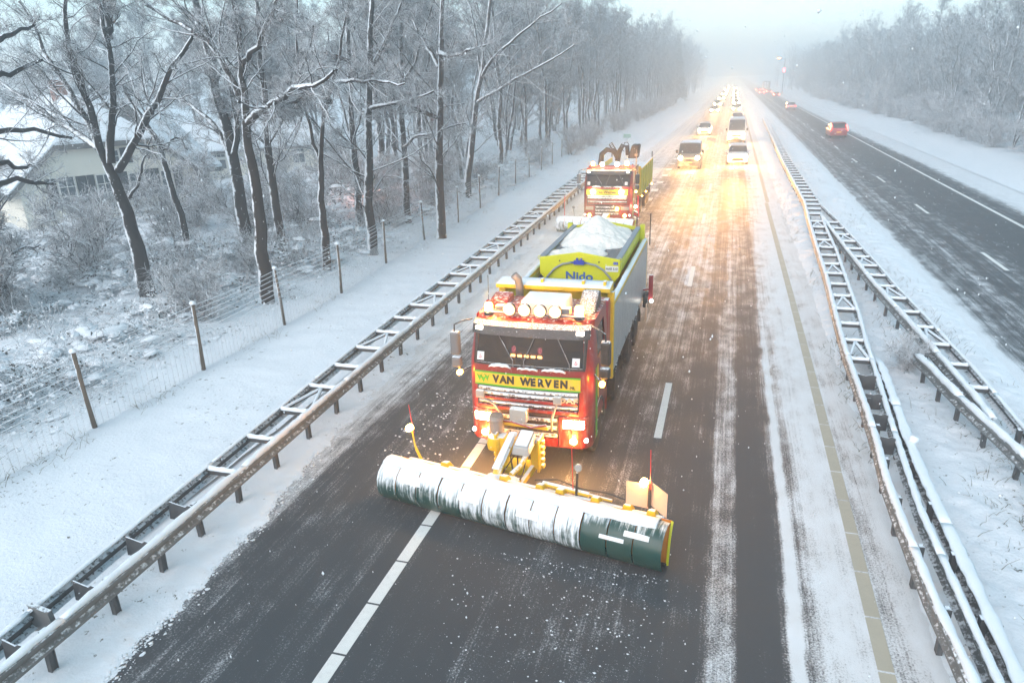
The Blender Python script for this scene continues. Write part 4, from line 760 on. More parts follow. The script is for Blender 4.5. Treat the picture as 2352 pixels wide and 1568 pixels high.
def build_cab(root, text_main, second=False):
    xs = [-1.23, -1.21, -1.17, -1.12, -1.06, -.8, -.5, -.2, .2, .5, .8, 1.06, 1.12, 1.17, 1.21, 1.23]; ysd = [.62, .75, 1.05, 1.62, 1.95]
    zs = [.48, .56, .8, 1.2, 1.6, 1.93, 2.12, 2.3, 2.52, 2.72, 2.85, 2.94]; rows = []
    for z in zs:
        k = fw(z) / 1.23; L = [(-fw(z), y, z) for y in ysd[::-1]]
        Fp = [(x * k, fy(x, z), z) for x in xs]; rows.append(L + Fp + [(fw(z), y, z) for y in ysd])
    m = MB(); n = len(rows[0]); base = 0
    for r in rows: m.v += r
    for i in range(len(rows) - 1):
        for j in range(n - 1):
            zc = (zs[i] + zs[i + 1]) / 2; fr_ = 5 + 4 <= j < 5 + 11; sd = j in (2, n - 4) or j in (1, n - 3)
            if 2.12 < zc < 2.72 and fr_: continue
            if 2.12 < zc < 2.72 and sd: continue
            if zc < .8 and j in (1, 2, 3, n - 4, n - 3, n - 2): continue
            m.f.append((i * n + j, i * n + j + 1, (i + 1) * n + j + 1, (i + 1) * n + j))
    top = (len(rows) - 1) * n; m.f.append(tuple(top + j for j in range(n)))
    for i in range(len(rows) - 1): m.f.append((i * n, (i + 1) * n, (i + 1) * n + n - 1, i * n + n - 1))
    cab = m.build('cab', M['red'], root, smooth=True, auto=38)
    # doors' lines, stripes, handles
    ws = patch(-1.06, 1.06, 2.11, 2.73, -.004, 12, 4, .014).build('windscreen', M['windscreen'], root, smooth=True, auto=40)
    fr2 = MB()
    for a, b, c, d in ((-1.10, 1.10, 2.09, 2.135), (-1.10, 1.10, 2.705, 2.74)): patch_m = patch(a, b, c, d, .012, 12, 1); fr2.add(patch_m.v, patch_m.f)
    for a, b in ((-1.11, -1.05), (1.05, 1.11)): patch_m = patch(a, b, 2.136, 2.704, .012, 2, 4); fr2.add(patch_m.v, patch_m.f)
    fr2.build('windscreen_seal', M['black'], root)
    for s in (-1, 1):
        x = s * 1.2; MB().hexa([(x - .006, .74, 2.13), (x + .006, .74, 2.13), (x + .006, 1.62, 2.13), (x - .006, 1.62, 2.13), (s * 1.165 - .006, .80, 2.71), (s * 1.165 + .006, .80, 2.71), (s * 1.165 + .006, 1.62, 2.71), (s * 1.165 - .006, 1.62, 2.71)]).build('side_window', M['glass'], root)
        d = MB(); xx = s * 1.237
        for y in (.62, 1.66): d.box(min(xx, xx + s * .006), max(xx, xx + s * .006), y - .01, y + .01, .85, 2.05)
        dd = d.build('door_seam', M['black_clean'], root); MB().box(min(xx, xx + s * .03), max(xx, xx + s * .03), 1.45, 1.62, 1.86, 1.90).build('door_handle', M['black'], root)
        MB().prism([(.56, .50), (.72, .50), (.72, 1.05), (.60, 2.02), (.50, 2.02)], 'x', min(xx, xx + s * .004), max(xx, xx + s * .004)).build('green_stripe', M['green'], root)
        MB().prism([(.73, 1.35), (.86, 1.25), (.78, 2.02), (.62, 2.02)], 'x', min(xx, xx + s * .004), max(xx, xx + s * .004)).build('yellow_stripe', M['yellow_clean'], root)
        st = MB()
        for z in (.42, .68, .92): st.box(min(s * 1.02, s * 1.22), max(s * 1.02, s * 1.22), .62, .95, z, z + .05)
        st.build('step', M['black'], root)
        MB().prism([(1.0 + .64 * math.cos(a), .52 + .66 * math.sin(a)) for a in [i * math.pi / 10 for i in range(11)]] + [(1.0 + .58 * math.cos(a), .52 + .60 * math.sin(a)) for a in [i * math.pi / 10 for i in range(10, -1, -1)]], 'x', min(s * .86, s * 1.24), max(s * .86, s * 1.24)).build('mudguard', M['black'], root)
    vis = MB().sheet([[(x, fy(x, 2.72) - .03 - .05, 2.66) for x in np.linspace(-1.16, 1.16, 13)], [(x, fy(x, 2.72) - .14, 2.68) for x in np.linspace(-1.16, 1.16, 13)], [(x, fy(x, 2.85) - .15, 2.84) for x in np.linspace(-1.16, 1.16, 13)], [(x, fy(x, 2.88) - .05, 2.90) for x in np.linspace(-1.16, 1.16, 13)]], (0, .03, 0)).build('sun_visor', M['visor'], root, bevel=.008)
    for x in (-1.0, .98): MB().box(x - .07, x + .07, fy(x, 2.82) - .185, fy(x, 2.82) - .10, 2.76, 2.825).build('visor_lamp', M['whitelit'], vis, bevel=.01)
    # name board
    nb_ = patch(-1.08, 1.02, 1.71, 1.93, .022, 10, 2).build('name_board', M['yellow_clean'], root)
    patch(-1.08, 1.02, 1.931, 1.958, .026, 10, 1).build('green_border', M['green'], nb_); patch(-1.08, 1.02, 1.682, 1.709, .026, 10, 1).build('green_border', M['green'], nb_)
    if text_main == 'A':
        for i, ch in enumerate('VAN WERVEN'):
            if ch == ' ': continue
            x = -.64 + i * .150; text('letter', ch, .205, (x, fy(x, 1.82) - .028, 1.822), (R(86), 0, 0), M['ink'], nb_, .004, .92, .011)
        text('letter', '.NL', .075, (.87, fy(.87, 1.76) - .03, 1.765), (R(86), 0, 0), M['ink'], nb_, .004, 1.0, .002)
    else:
        text('lettering', 'Van Werven', .21, (-.03, fy(0, 1.82) - .03, 1.82), (R(86), 0, 0), M['ink'], nb_, .004, 1.0, .003)
    for x, z0_, w in ((-.98, 1.75, .06), (-.90, 1.73, .07), (-.82, 1.76, .055)):
        MB().prism([(x - w, z0_ + .15), (x, z0_), (x + w, z0_ + .15), (x, z0_ + .10)], 'y', fy(x, 1.75) - .030, fy(x, 1.75) - .02).build('leaf_mark', M['green'], nb_)
    gr = patch(-1.04, 1.0, 1.17, 1.678, .004, 10, 2).build('grille', M['black'], root)
    for z0, z1, mt, o_ in ((1.60, 1.655, 'grille', .05), (1.51, 1.565, 'grille', .055), (1.415, 1.47, 'red', .06), (1.335, 1.375, 'grille', .055), (1.225, 1.29, 'red', .06)): patch(-1.0, .98, z0, z1, o_, 10, 1).build('grille_slat', M[mt], gr, bevel=.008)
    text('badge', 'DAF', .15, (.80, fy(.8, 1.5) - .066, 1.515), (R(88), 0, 0), M['ink_cream'], gr, .006, 1.35, .004)
    patch(-.62, .60, .68, 1.165, .004, 8, 2).build('lower_grille', M['black'], root)
    for z in (.72, .88, 1.04): patch(-.60, .58, z, z + .07, .03, 8, 1).build('lower_slat', M['grille'], root)
    for s in (-1, 1):
        a, b = sorted((s * .62, s * 1.19)); patch(a, b, .52, 1.165, .03, 8, 4).build('bumper_corner', M['red'], root, smooth=True, bevel=.015)
        a, b = sorted((s * .70, s * 1.10)); h = patch(a, b, .93, 1.10, .042, 6, 2).build('headlight', M['head'] if not second else M['lens'], root, smooth=True, bevel=.01)
        f_ = MB().lathe([(0, -.012), (.065, -.01), (.07, 0), (.07, .05)], (s * .90, fy(.9, .66) - .045, .66), 'y', 16).build('fog_lamp', M['fog'], root)
        MB().lathe([(0, -.012), (.036, -.01), (.04, 0), (.04, .05)], (s * 1.14, fy(1.14, .68) - .06, .68), 'y', 12).build('marker_lamp', M['whitelit'], root)
        # mirrors
        mm = MB().tube([(s * 1.17, .34, 2.93), (s * 1.35, .16, 2.92), (s * 1.47, .12, 2.86), (s * 1.48, .12, 2.70)], .016, 7).tube([(s * 1.23, .42, 1.92), (s * 1.38, .2, 1.88), (s * 1.46, .14, 1.98)], .018, 7).build('mirror_arm', M['black'], root)
        MB().box(s * 1.48 - .095, s * 1.48 + .095, .07, .24, 2.24, 2.72).build('mirror', M['plastic_grey'] if s < 0 else M['black'], root, bevel=.05)
        MB().box(s * 1.47 - .10, s * 1.47 + .10, .07, .24, 1.97, 2.20).build('mirror', M['plastic_grey'] if s < 0 else M['black'], root, bevel=.05)
        if not second or s > 0: MB().lathe([(0, -.05), (.04, -.045), (.055, -.01), (.055, .05)], (s * 1.42, .12, 1.86), 'y', 12).build('side_lamp', M['amber'], root)
    # wipers, stickers
    for x0, x1 in ((-.62, -.30), (.10, -.08), (.55, .80)):
        a = (x0, fy(x0, 2.66) - .03, 2.66) if x0 != .1 else (.10, fy(.1, 2.66) - .03, 2.66); z2 = 2.22; MB().tube([a, (x1, fy(x1, z2) - .035, z2), (x1 + .02, fy(x1, 2.10) - .05, 2.10)], .010, 5).build('wiper', M['plastic_grey'], root)
    for x in (-.97, .92):
        st_ = patch(x - .07, x + .07, 2.17, 2.32, .012, 2, 1).build('sticker', M['plate_w'], root); y_ = fy(x, 2.2) - .016
        MB().tube([(x - .03, y_, 2.23), (x + .01, y_ - .006, 2.21), (x + .03, y_ - .01, 2.24), (x - .005, y_ - .008, 2.26), (x + .01, y_ - .012, 2.29)], .007, 4).build('sticker_mark', M['ink_red'], st_)
    sn = MB()
    for x0, x1, h in ((-.78, -.34, .07), (.28, .74, .05), (-.2, .2, .03)):
        sn.sheet([[(x0 + (x1 - x0) * j / 8, fy(x0, 2.1) - .06 + .03 * k, 2.08 + h * math.sin(math.pi * j / 8) ** .5 * math.sin(math.pi * (k + .2) / 2.4) + .01 * math.sin(j * 2.2)) for j in range(9)] for k in range(3)], (0, 0, -.015))
    sn.build('windscreen_snow', M['snow_cap'], root, smooth=True)
    # interior
    MB().box(-1.1, 1.1, .30, .62, 1.85, 2.05).build('dashboard', M['black_clean'], root, bevel=.03)
    for x in (-.55, .55):
        seat = MB().box(x - .26, x + .26, 1.15, 1.65, 1.75, 1.9).box(x - .25, x + .25, 1.55, 1.72, 1.9, 2.6).build('seat', M['chassis'], root, bevel=.05)
    MB().tube([(.55 + .2 * math.cos(a), .72 + .07 * math.sin(a), 2.02 + .17 * math.sin(a)) for a in [i * 6.283 / 14 for i in range(15)]], .018, 6, False).build('steering_wheel', M['black_clean'], root)
    # front lifting loops
    wheel(root, -1.04, 1.0, -1); wheel(root, 1.04, 1.0, 1)

def build_chassis(root, y1, axles):
    c = MB()
    for s in (-1, 1): c.box(s * .42 - .05, s * .42 + .05, 1.0, y1, .75, 1.02)
    for y in axles + [1.0]: c.box(-.95, .95, y - .07, y + .07, .45, .59)
    c.build('chassis', M['chassis'], root)
    for y in axles:
        for s in (-1, 1):
            wheel(root, s * 1.03, y, s, .52, 1.15)
            MB().prism([(y + .66 * math.cos(a), .52 + .62 * math.sin(a)) for a in [i * math.pi / 10 for i in range(11)]] + [(y + .62 * math.cos(a), .52 + .58 * math.sin(a)) for a in [i * math.pi / 10 for i in range(10, -1, -1)]], 'x', min(s * .84, s * 1.26), max(s * .84, s * 1.26)).build('mudguard', M['black'], root)
    for y in (2.1, 2.9):
        MB().lathe([(0, y - .3), (.17, y - .3), (.19, y - .27), (.19, y + .27), (.17, y + .3), (0, y + .3)], (.9, 0, .72), 'y', 16).build('air_tank', M['chassis'], root)

# --- front truck
t1 = empty('snowplough_truck', (-3.39, 12.0, 0), 0, 'red and yellow truck leading the convoy, with grey-sided tipper body and lit beacons', 'truck')
build_cab(t1, 'A'); build_chassis(t1, 9.0, [3.55, 5.9, 7.3])
WBED, Y0B, Y1B = 1.25, 2.75, 9.25
for s in (-1, 1):
    a, b = sorted((s * (WBED - .05), s * WBED))
    sp_ = MB().box(a, b, Y0B, Y1B, 1.08, 2.60).build('side_panel', M['panel'], t1)
    a2, b2 = sorted((s * (WBED - .13), s * (WBED - .004)))
    tr_ = MB().box(a2, b2, Y0B, Y1B, 2.602, 2.70).build('top_rail', M['yellow'], t1, bevel=.015)
    cr = [[(s * (WBED - .068 + w_), Y0B + .05 + (Y1B - Y0B - .1) * i / 40, 2.698 + h * (.03 + .014 * math.sin(i * 1.7) + .01 * math.sin(i * .6))) for w_, h in ((-.06, -.1), (-.05, .7), (0, 1), (.045, .7), (.058, -.1))] for i in range(41)]
    MB().sheet(cr, (0, 0, -.012)).build('rail_snow', M['snow_cap'], tr_, smooth=True)
    MB().box(*sorted((s * (WBED - .15), s * (WBED - .052))), Y0B, Y1B, 1.1, 2.6).build('inner_wall', M['lime_dark'], t1)
    for y in (3.4, 4.7, 6.0, 7.3, 8.6): MB().box(*sorted((s * (WBED + .002), s * (WBED + .012))), y, y + .02, 1.09, 1.2).build('panel_hook', M['chassis'], t1)
MB().box(-1.2, 1.2, Y0B, Y1B, 1.02, 1.10).build('body_floor', M['lime_dark'], t1)
MB().box(-1.25, 1.25, Y1B, Y1B + .08, 1.02, 2.65).build('tailgate', M['yellow'], t1)
hb = MB().box(-1.22, 1.20, 2.55, 2.72, 1.1, 2.55).box(-1.22, 1.20, 2.58, 2.70, 2.55, 2.97).build('headboard', M['lime_dark'], t1)
MB().prism([(2.22, 3.02), (2.22, 3.11), (2.72, 3.15), (2.72, 2.97)], 'x', -1.28, 1.22).build('headboard_lip', M['yellow'], hb, bevel=.012)
cr = [[(-.95 + 2.1 * j / 20, 2.27 + .42 * k / 3, 3.12 + .035 * k / 3 + .02 * math.sin(math.pi * (k + .4) / 3.6) * math.sin(math.pi * (j + .2) / 20.4) ** .4) for j in range(21)] for k in range(4)]
MB().sheet(cr, (0, 0, -.008)).build('lip_snow', M['snow_cap'], hb, smooth=True)
for x in (-.28, .62, 1.08): MB().box(x - .025, x + .025, 2.36, 2.5, 3.1, 3.22).build('lip_hook', M['yellow'], hb)
for s in (-1, 1): MB().box(s * 1.205 - .07, s * 1.205 + .07, 2.42, 2.56, 1.0, 2.98).build('headboard_post', M['yellow'], hb, bevel=.01)
MB().prism([(1.98, 1.3), (2.38, 1.3), (2.38, 2.78), (2.30, 2.92), (2.05, 2.92), (1.98, 2.7)], 'x', .80, 1.22).build('air_intake', M['red_dark'], t1, bevel=.05)
MB().tube([(-.72, 2.22, 1.2), (-.72, 2.14, 3.1), (-.74, 2.12, 3.26), (-.82, 2.08, 3.36)], .085, 14).build('exhaust_stack', M['steel'], t1, smooth=True)
MB().tube([(-.72, 2.22, 1.25), (-.72, 2.22, 2.4)], .13, 14).build('exhaust_muffler', M['steel'], t1, smooth=True)
# roof equipment
rb = MB().tube([(-1.0, .56, 3.01), (1.0, .56, 3.01)], .022, 8)
for x in (-.95, -.35, .3, .95): rb.tube([(x, .56, 3.01), (x, .62, 2.92)], .016, 6)
rb = rb.build('light_bar', M['plastic_grey'], t1)
for x in (-.47, -.17, .14, .44):
    sl = MB().lathe([(.125, .0), (.135, .03), (.12, .09), (.06, .14), (0, .15)], (x, .50, 3.10), 'y', 20).build('spot_lamp', M['black'], rb); MB().lathe([(0, -.012), (.08, -.01), (.118, .004), (.118, .012)], (x, .495, 3.10), 'y', 20).build('lens', M['spotlit'], sl, smooth=True)
MB().hexa([(-.36, .80, 2.94), (.60, .80, 2.94), (.60, 1.52, 2.94), (-.36, 1.52, 2.94), (-.32, .84, 3.20), (.56, .84, 3.20), (.56, 1.50, 3.20), (-.32, 1.50, 3.20)]).build('roof_box', M['white'], t1, bevel=.03)
def beacon(root, x, y, z, mat='amber', r=.075, h=.17, light=0.0, name='beacon'):
    b = MB().lathe([(r * 1.15, 0), (r * 1.15, .05), (r, .06)], (x, y, z), 'z', 14).build(name, M['black'], root)
    MB().lathe([(r, .05), (r, .05 + h * .7), (r * .8, .05 + h * .92), (0, .05 + h)], (x, y, z), 'z', 14).build('dome', M[mat], b, smooth=True)
    if light: point('beacon_light', (x, y - .02, z + h + .12), light, (1, .42, .06), root, .07)
    return b
beacon(t1, -.92, .62, 2.94, 'amber', .08, .2, 60); beacon(t1, .88, .66, 2.94, 'amber', .085, .22, 16)
MB().hexa([(.52, .55, 3.05), (.72, .55, 3.05), (.72, .72, 3.05), (.52, .72, 3.05), (.52, .55, 3.16), (.72, .55, 3.16), (.72, .72, 3.16), (.52, .72, 3.16)]).build('roof_lamp_box', M['plastic_grey'], t1, bevel=.01)
MB().hexa([(-.78, .60, 3.05), (-.58, .60, 3.05), (-.58, .76, 3.05), (-.78, .76, 3.05), (-.78, .60, 3.13), (-.58, .60, 3.13), (-.58, .76, 3.13), (-.78, .76, 3.13)]).build('roof_lamp_box', M['plastic_grey'], t1, bevel=.01)
MB().prism([(.95, 2.92), (1.75, 2.92), (1.75, 3.22), (1.60, 3.26), (1.35, 3.16)], 'x', .76, 1.12).build('roof_deflector', M['visor'], t1, bevel=.05)
MB().prism([(.95, 2.92), (1.75, 2.92), (1.75, 3.10), (1.4, 3.06)], 'x', -1.12, -.72).build('roof_deflector', M['red'], t1, bevel=.04)
MB().tube([(-1.08, 1.1, 2.9), (-1.08, 1.12, 3.6)], .006, 5).build('aerial', M['black_clean'], t1)
MB().box(-1.12, -1.02, 1.05, 1.16, 2.9, 3.08).build('aerial_base', M['red'], t1)
point('roof_fill', (-.1, .28, 3.02), 9, (1, .36, .05), t1, .1)  # added amber fill light, tints the roof; no lamp at this spot
# lamp bar shining inside the windscreen
lb = MB().box(-.46, .22, .40, .47, 2.14, 2.26).build('warning_lamp_bar', M['orange'], t1)
for k in range(5): MB().box(-.43 + k * .135, -.34 + k * .135, .385, .40, 2.175, 2.225).build('lamp', M['fog'], lb, bevel=.01)
for x in (-.38, .15): MB().lathe([(.035, 0), (.045, .03), (.045, .08), (.02, .11), (0, .115)], (x, .44, 2.27), 'z', 12).build('lamp', M['pinklit'], lb, smooth=True)
point('cab_fill', (-.1, .75, 2.35), 1.6, (1, .16, .05), t1, .1)  # added red-orange fill light that brightens the cab interior
# rear marker post with lamp on the right, side lamp arms
MB().tube([(1.26, 8.4, 1.35), (1.46, 8.4, 1.37), (1.5, 8.4, 1.4)], .04, 8).box(1.42, 1.54, 8.35, 8.45, 1.05, 1.8).build('marker_post', M['red_dark'], t1)
MB().lathe([(0, -.03), (.045, -.02), (.05, .05)], (1.52, 8.25, 1.05), 'y', 12).build('rear_side_lamp', M['whitelit'], t1)
MB().box(1.28, 1.42, 8.2, 8.6, .85, 1.25).build('hydraulic_box', M['chassis'], t1, bevel=.03)
MB().box(1.38, 1.41, 8.0, 8.3, .5, 1.0).build('marker_board', M['board'], t1)
for x, dx in ((-.9, 0), (.9, 0)):
    spot('headlight_beam', (x, -.12, 1.02), (x * 1.1, -14, -.4), 60, WARM, t1, 95, .7, .1)
for x, z, e in ((-.9, 1.02, 36), (.9, 1.02, 36), (-.9, .66, 28), (.9, .66, 28)): point('lamp_glow', (x, -.16, z), e, (1, .40, .07), t1, .05)
# lamps on bent stalks in front of the grille
for s, hx in ((-1, -.92), (1, .62)):
    MB().tube([(s * .5, -.10, .9), (s * .5, -.12, 1.15), (s * .62 if s < 0 else .56, -.12, 1.35), (hx, -.10, 1.50)], .022, 8).build('lamp_stalk', M['steel'], t1, smooth=True)
    MB().box(hx - .085, hx + .085, -.16, -.07, 1.48, 1.64).build('square_lamp', M['lens'], t1, bevel=.02)

# --- salt spreader standing in the tipper body
sp = empty('salt_spreader', (-3.39, 17.1, 1.17), 0, 'lime-yellow salt spreader hopper standing in the front truck body', 'salt spreader')
FP = [(-1.02, 1.86), (0.0, 2.02), (1.02, 1.86), (1.02, 1.45), (.62, 1.02), (-.62, 1.02), (-1.02, 1.45)]
fpnl = MB().prism(FP, 'y', -.03, .03).build('front_panel', M['lime'], sp, bevel=.012)
for s in (-1, 1):
    MB().hexa([(s * .55 - .02, .03, .6), (s * .55 + .02, .03, .6), (s * .55 + .02, 4.1, .6), (s * .55 - .02, 4.1, .6), (s * 1.0 - .02, .03, 1.5), (s * 1.0 + .02, .03, 1.5), (s * 1.0 + .02, 4.1, 1.5), (s * 1.0 - .02, 4.1, 1.5)]).build('sloping_side', M['lime_dark'], sp)
    MB().box(s * 1.0 - .025, s * 1.0 + .025, .03, 4.1, 1.502, 1.84).build('side_wall', M['lime'], sp)
    MB().box(s * .97 - .07, s * .97 + .07, .03, 4.1, 1.842, 1.89).build('top_flange', M['hose'], sp, bevel=.01)
MB().prism([(-1.02, 1.86), (0.0, 2.02), (1.02, 1.86), (1.02, 1.45), (.62, 1.0), (-.62, 1.0), (-1.02, 1.45)], 'y', 4.1, 4.15).build('rear_panel', M['lime'], sp)
for k in range(46): 
    y = .1 + k * .087; MB().bar((-.92, y, 1.80), (.92, y, 1.80), .014, .02).build('grating_bar', M['galv_dark'], sp)
for k in range(9): x = -.84 + k * .21; MB().bar((x, .05, 1.785), (x, 4.08, 1.785), .012, .012).build('grating_rod', M['galv_dark'], sp)
MB().box(-.13, .13, -.10, -.03, 1.72, 1.82).box(-.07, -.02, -.09, -.04, 1.82, 1.88).box(.03, .08, -.09, -.04, 1.82, 1.88).box(-.24, .24, -.07, -.035, 1.745, 1.78).build('valve_block', M['blue'], sp)
for s in (-1, 1): MB().tube([(s * .2, -.07, 1.76), (s * .42, -.07, 1.72), (s * .62, -.075, 1.60), (s * .78, -.08, 1.42), (s * .92, -.06, 1.20)], .026, 8).build('hose', M['hose'], sp, smooth=True)
text('lettering', 'Nido', .30, (0, -.036, 1.40), (R(90), 0, 0), M['ink_blue'], sp, .004, 1.15, .008)
lp = MB().box(.66, .98, -.042, -.032, 1.56, 1.70).build('number_plate', M['plate_w'], sp); text('plate_lettering', 'HAR S10', .095, (.82, -.046, 1.63), (R(90), 0, 0), M['ink'], lp, .002, .82, .001)
fl_ = MB().box(.86, .97, -.042, -.032, 1.74, 1.81).build('blue_sticker', M['blue'], sp)
for k in range(8): a = k * math.pi / 4; MB().box(.915 + .026 * math.cos(a) - .004, .915 + .026 * math.cos(a) + .004, -.045, -.042, 1.775 + .026 * math.sin(a) - .004, 1.775 + .026 * math.sin(a) + .004).build('sticker_dot', M['plate_w'], fl_)
for x, y in ((-.5, 1.79), (.5, 1.79)): MB().lathe([(0, -.04), (.02, -.04), (.02, -.03)], (x, 0, y), 'y', 8).build('bolt', M['black_clean'], sp)
for s in (-1, 1): MB().tube([(s * 1.0, .0, 1.80), (s * 1.06, -.02, 1.82), (s * 1.06, -.02, 1.88), (s * 1.0, 0, 1.9)], .01, 5).build('lifting_eye', M['lime'], sp)
MB().box(-1.16, -1.03, 4.0, 4.2, 1.0, 1.95).box(1.03, 1.16, 4.0, 4.2, 1.0, 1.95).build('rear_stanchion', M['lime'], sp)
MB().tube([(.9, 4.3, 1.2), (.9, 4.3, 2.25), (1.3, 4.3, 2.25), (1.3, 4.3, 1.3)], .018, 6).build('rear_rack', M['black'], sp)
MB().box(1.04, 1.12, -.2, 4.2, .9, 1.30).box(-1.12, -1.04, -.2, 4.2, .9, 1.3).build('brine_tank', M['navy'], sp)
def heap_z(X, Y):
    d = 1.22 - np.sqrt(((X) / .95) ** 2 + ((Y - 2.65) / 1.55) ** 2); h = np.maximum(.50 * np.clip(d, 0, 2) ** 1.35 * (d > 0), .0)
    d2 = 1 - np.sqrt(((X + .25) / .85) ** 2 + ((Y - .75) / .62) ** 2); h = np.maximum(h, .20 * np.clip(d2, 0, 1) ** .7)
    return np.where(h > 0.01, h + .12 * fbm(X, Y, 1.6, 4) + .05 * fbm(X, Y, 7, 3), -.06)
sh_ = grid_mesh('salt_heap', np.arange(-.955, .96, .03), np.arange(.06, 4.08, .03), heap_z, M['salt'])
sh_.location = (-3.39, 17.1, 2.965); tag(sh_, 'heap of pale road salt piled on the hopper grating', 'salt')

# ------------------------------------------------------------------ ploughs
CS = [(.24, .66), (.15, .715), (.02, .74), (-.12, .715), (-.24, .63), (-.315, .50), (-.33, .36), (-.295, .21), (-.22, .09), (-.16, .03)]
def plough(loc, rz, L, label, panels, marks_=True, mount=True, snowy=False):
    p = empty('snow_plough', loc, rz, label, 'plough', 'ploughs on the trucks'); h = L / 2; n = len(panels); x = -h
    tot = sum(w for w, _ in panels)
    for i, (w, mt) in enumerate(panels):
        w = w / tot * L; sc = 1 + .012 * ((i * 7) % 3 - 1); rows = []
        for j in range(5):
            xx = x + .011 + (w - .022) * j / 4; bul = sc * (1 + .022 * math.sin(math.pi * j / 4)); rows.append([(xx, y * bul + (.01 if y < 0 else 0), z * bul) for y, z in CS])
        MB().sheet(rows, (0, .014, 0)).build('skin_panel', M[mt], p, smooth=True, auto=50); x += w
    bl = [[(-h + L * j / 24, y, z) for y, z in ((.27, .70), (.20, .62), (.14, .48), (.10, .34), (.08, .2), (.05, .03))] for j in range(25)]
    MB().sheet(bl, (0, .02, 0)).build('blade', M['orange'], p, smooth=True)
    MB().tube([(h + .004, y, z) for y, z in ((.27, .70), (.20, .62), (.14, .48), (.10, .34), (.08, .2), (.05, .03))], .022, 6).build('blade_edge', M['lime'], p)
    MB().box(-h, h, .02, .05, .0, .06).build('wear_strip', M['chassis'], p)
    bolts = MB()
    for k in range(int(L / .2)): bolts.lathe([(.016, 0), (.016, .03), (0, .035)], (-h + .1 + .2 * k, -.165, .085), 'z', 6)
    bolts.build('edge_bolts', M['rim'], p)
    bm_ = MB().box(-h + .25, h - .08, .27, .40, .50, .64).build('rear_beam', M['yellow'], p, bevel=.015)
    cr = [[(-h + .3 + (L - .45) * j / 40, .26 + .16 * k / 3, .645 + .05 * math.sin(math.pi * (k + .4) / 3.8) * (.6 + .5 * abs(math.sin(j * .7) * math.cos(j * .31)))) for j in range(41)] for k in range(4)]
    MB().sheet(cr, (0, 0, -.01)).build('beam_snow', M['snow_cap'], bm_, smooth=True)
    for k in range(9):
        xx = -h + .35 + (L - .7) * k / 8; MB().prism([(.10, .06), (.34, .30), (.38, .62), (.27, .70), (.2, .62)], 'x', xx - .015, xx + .015).build('rib', M['yellow'], p)
    cr = [[(-h + .02 + (L * .965) * j / 48, CS[0][0] * .0 + yy, zz + .012 * math.sin(j * 1.3 + k) ) for j in range(49)] for k, (yy, zz) in enumerate(((.27, .70), (.20, .755), (.06, .785), (-.06, .765), (-.10, .735)))]
    MB().sheet(cr, (0, 0, -.012)).build('skin_snow', M['snow_cap'], p, smooth=True)
    if marks_:
        for xx, z0, z1 in ((-h + .55, .55, .67), (-h + 1.75, .52, .64), (-h + 2.85, .50, .62), (h - 1.0, .50, .55), (h - .62, .60, .66)):
            def yz(z):
                for (y_a, z_a), (y_b, z_b) in zip(CS[2:], CS[3:]):
                    if z_b <= z <= z_a: t = (z - z_a) / (z_b - z_a); return y_a + (y_b - y_a) * t
                return -.3
            MB().sheet([[(xx, yz(z) - .02, z + .006), (xx + .40, yz(z) - .02, z + .006)] for z in np.linspace(z0, z1, 4)], (0, .012, 0)).build('reflective_mark', M['white'], p)
    if mount:
        # marker poles and lamps
        MB().tube([(-h + .55, .42, .6), (-h + .45, .40, .85), (-h + .42, .40, .95), (-h + .38, .40, 1.3)], [.03, .025, .014, .012], 7).build('lamp_arm', M['yellow'], p)
        lm = MB().lathe([(0, -.06), (.05, -.055), (.062, -.02), (.062, .05)], (-h + .36, .36, 1.30), 'y', 14).build('position_lamp', M['fog'], p); MB().tube([(-h + .42, .40, 1.2), (-h + .36, .40, 1.75)], .008, 5).build('marker_pole', M['pole_red'], p)
        MB().tube([(.98, .42, .6), (1.0, .42, 1.1)], .022, 7).build('lamp_arm', M['black'], p)
        MB().lathe([(0, -.03), (.055, -.025), (.07, .0), (.06, .04)], (1.02, .40, 1.2), 'y', 16).build('round_lamp', M['lens'], p); MB().tube([(.92, .44, .6), (.88, .44, 1.95)], .008, 5).build('marker_pole', M['pole_red'], p)
        MB().tube([(h - .32, .40, .6), (h - .42, .42, .78), (h - .42, .42, 1.25)], .025, 7).build('lamp_arm', M['black'], p)
        MB().lathe([(0, -.06), (.05, -.055), (.062, -.02), (.062, .05)], (h - .50, .36, 1.22), 'y', 14).build('position_lamp', M['fog'], p); MB().tube([(h - .40, .40, 1.1), (h - .42, .40, 1.80)], .008, 5).build('marker_pole', M['pole_red'], p)
        for xa, xb, ya, yb in ((h - .78, h - .44, .34, .46), (h - .40, h - .10, .46, .30)): MB().hexa([(xa, ya, .78), (xb, yb, .70), (xb, yb + .012, .70), (xa, ya + .012, .78), (xa, ya, 1.20), (xb, yb, 1.14), (xb, yb + .012, 1.14), (xa, ya + .012, 1.20)]).build('warning_board', M['board'], p)
        # hydraulics along the beam
        MB().tube([(.35, .46, .72), (1.2, .46, .70)], .045, 10).tube([(1.2, .46, .70), (1.6, .46, .69)], .025, 8).build('hydraulic_ram', M['yellow'], p)
        for xx in (-1.55, -.35, .35, .72, 1.35, 1.9, 2.3): MB().hexa([(xx - .09, .28, .62), (xx + .09, .28, .62), (xx + .09, .5, .62), (xx - .09, .5, .62), (xx - .06, .30, .78), (xx + .06, .30, .78), (xx + .05, .44, .74), (xx - .05, .44, .74)]).build('bracket', M['yellow'], p, bevel=.015)
        MB().tube([(.2, .45, .75), (.6, .52, .82), (1.0, .5, .76), (1.5, .48, .80), (2.0, .46, .74)], .014, 6).build('hose', M['cable'], p)
    return p
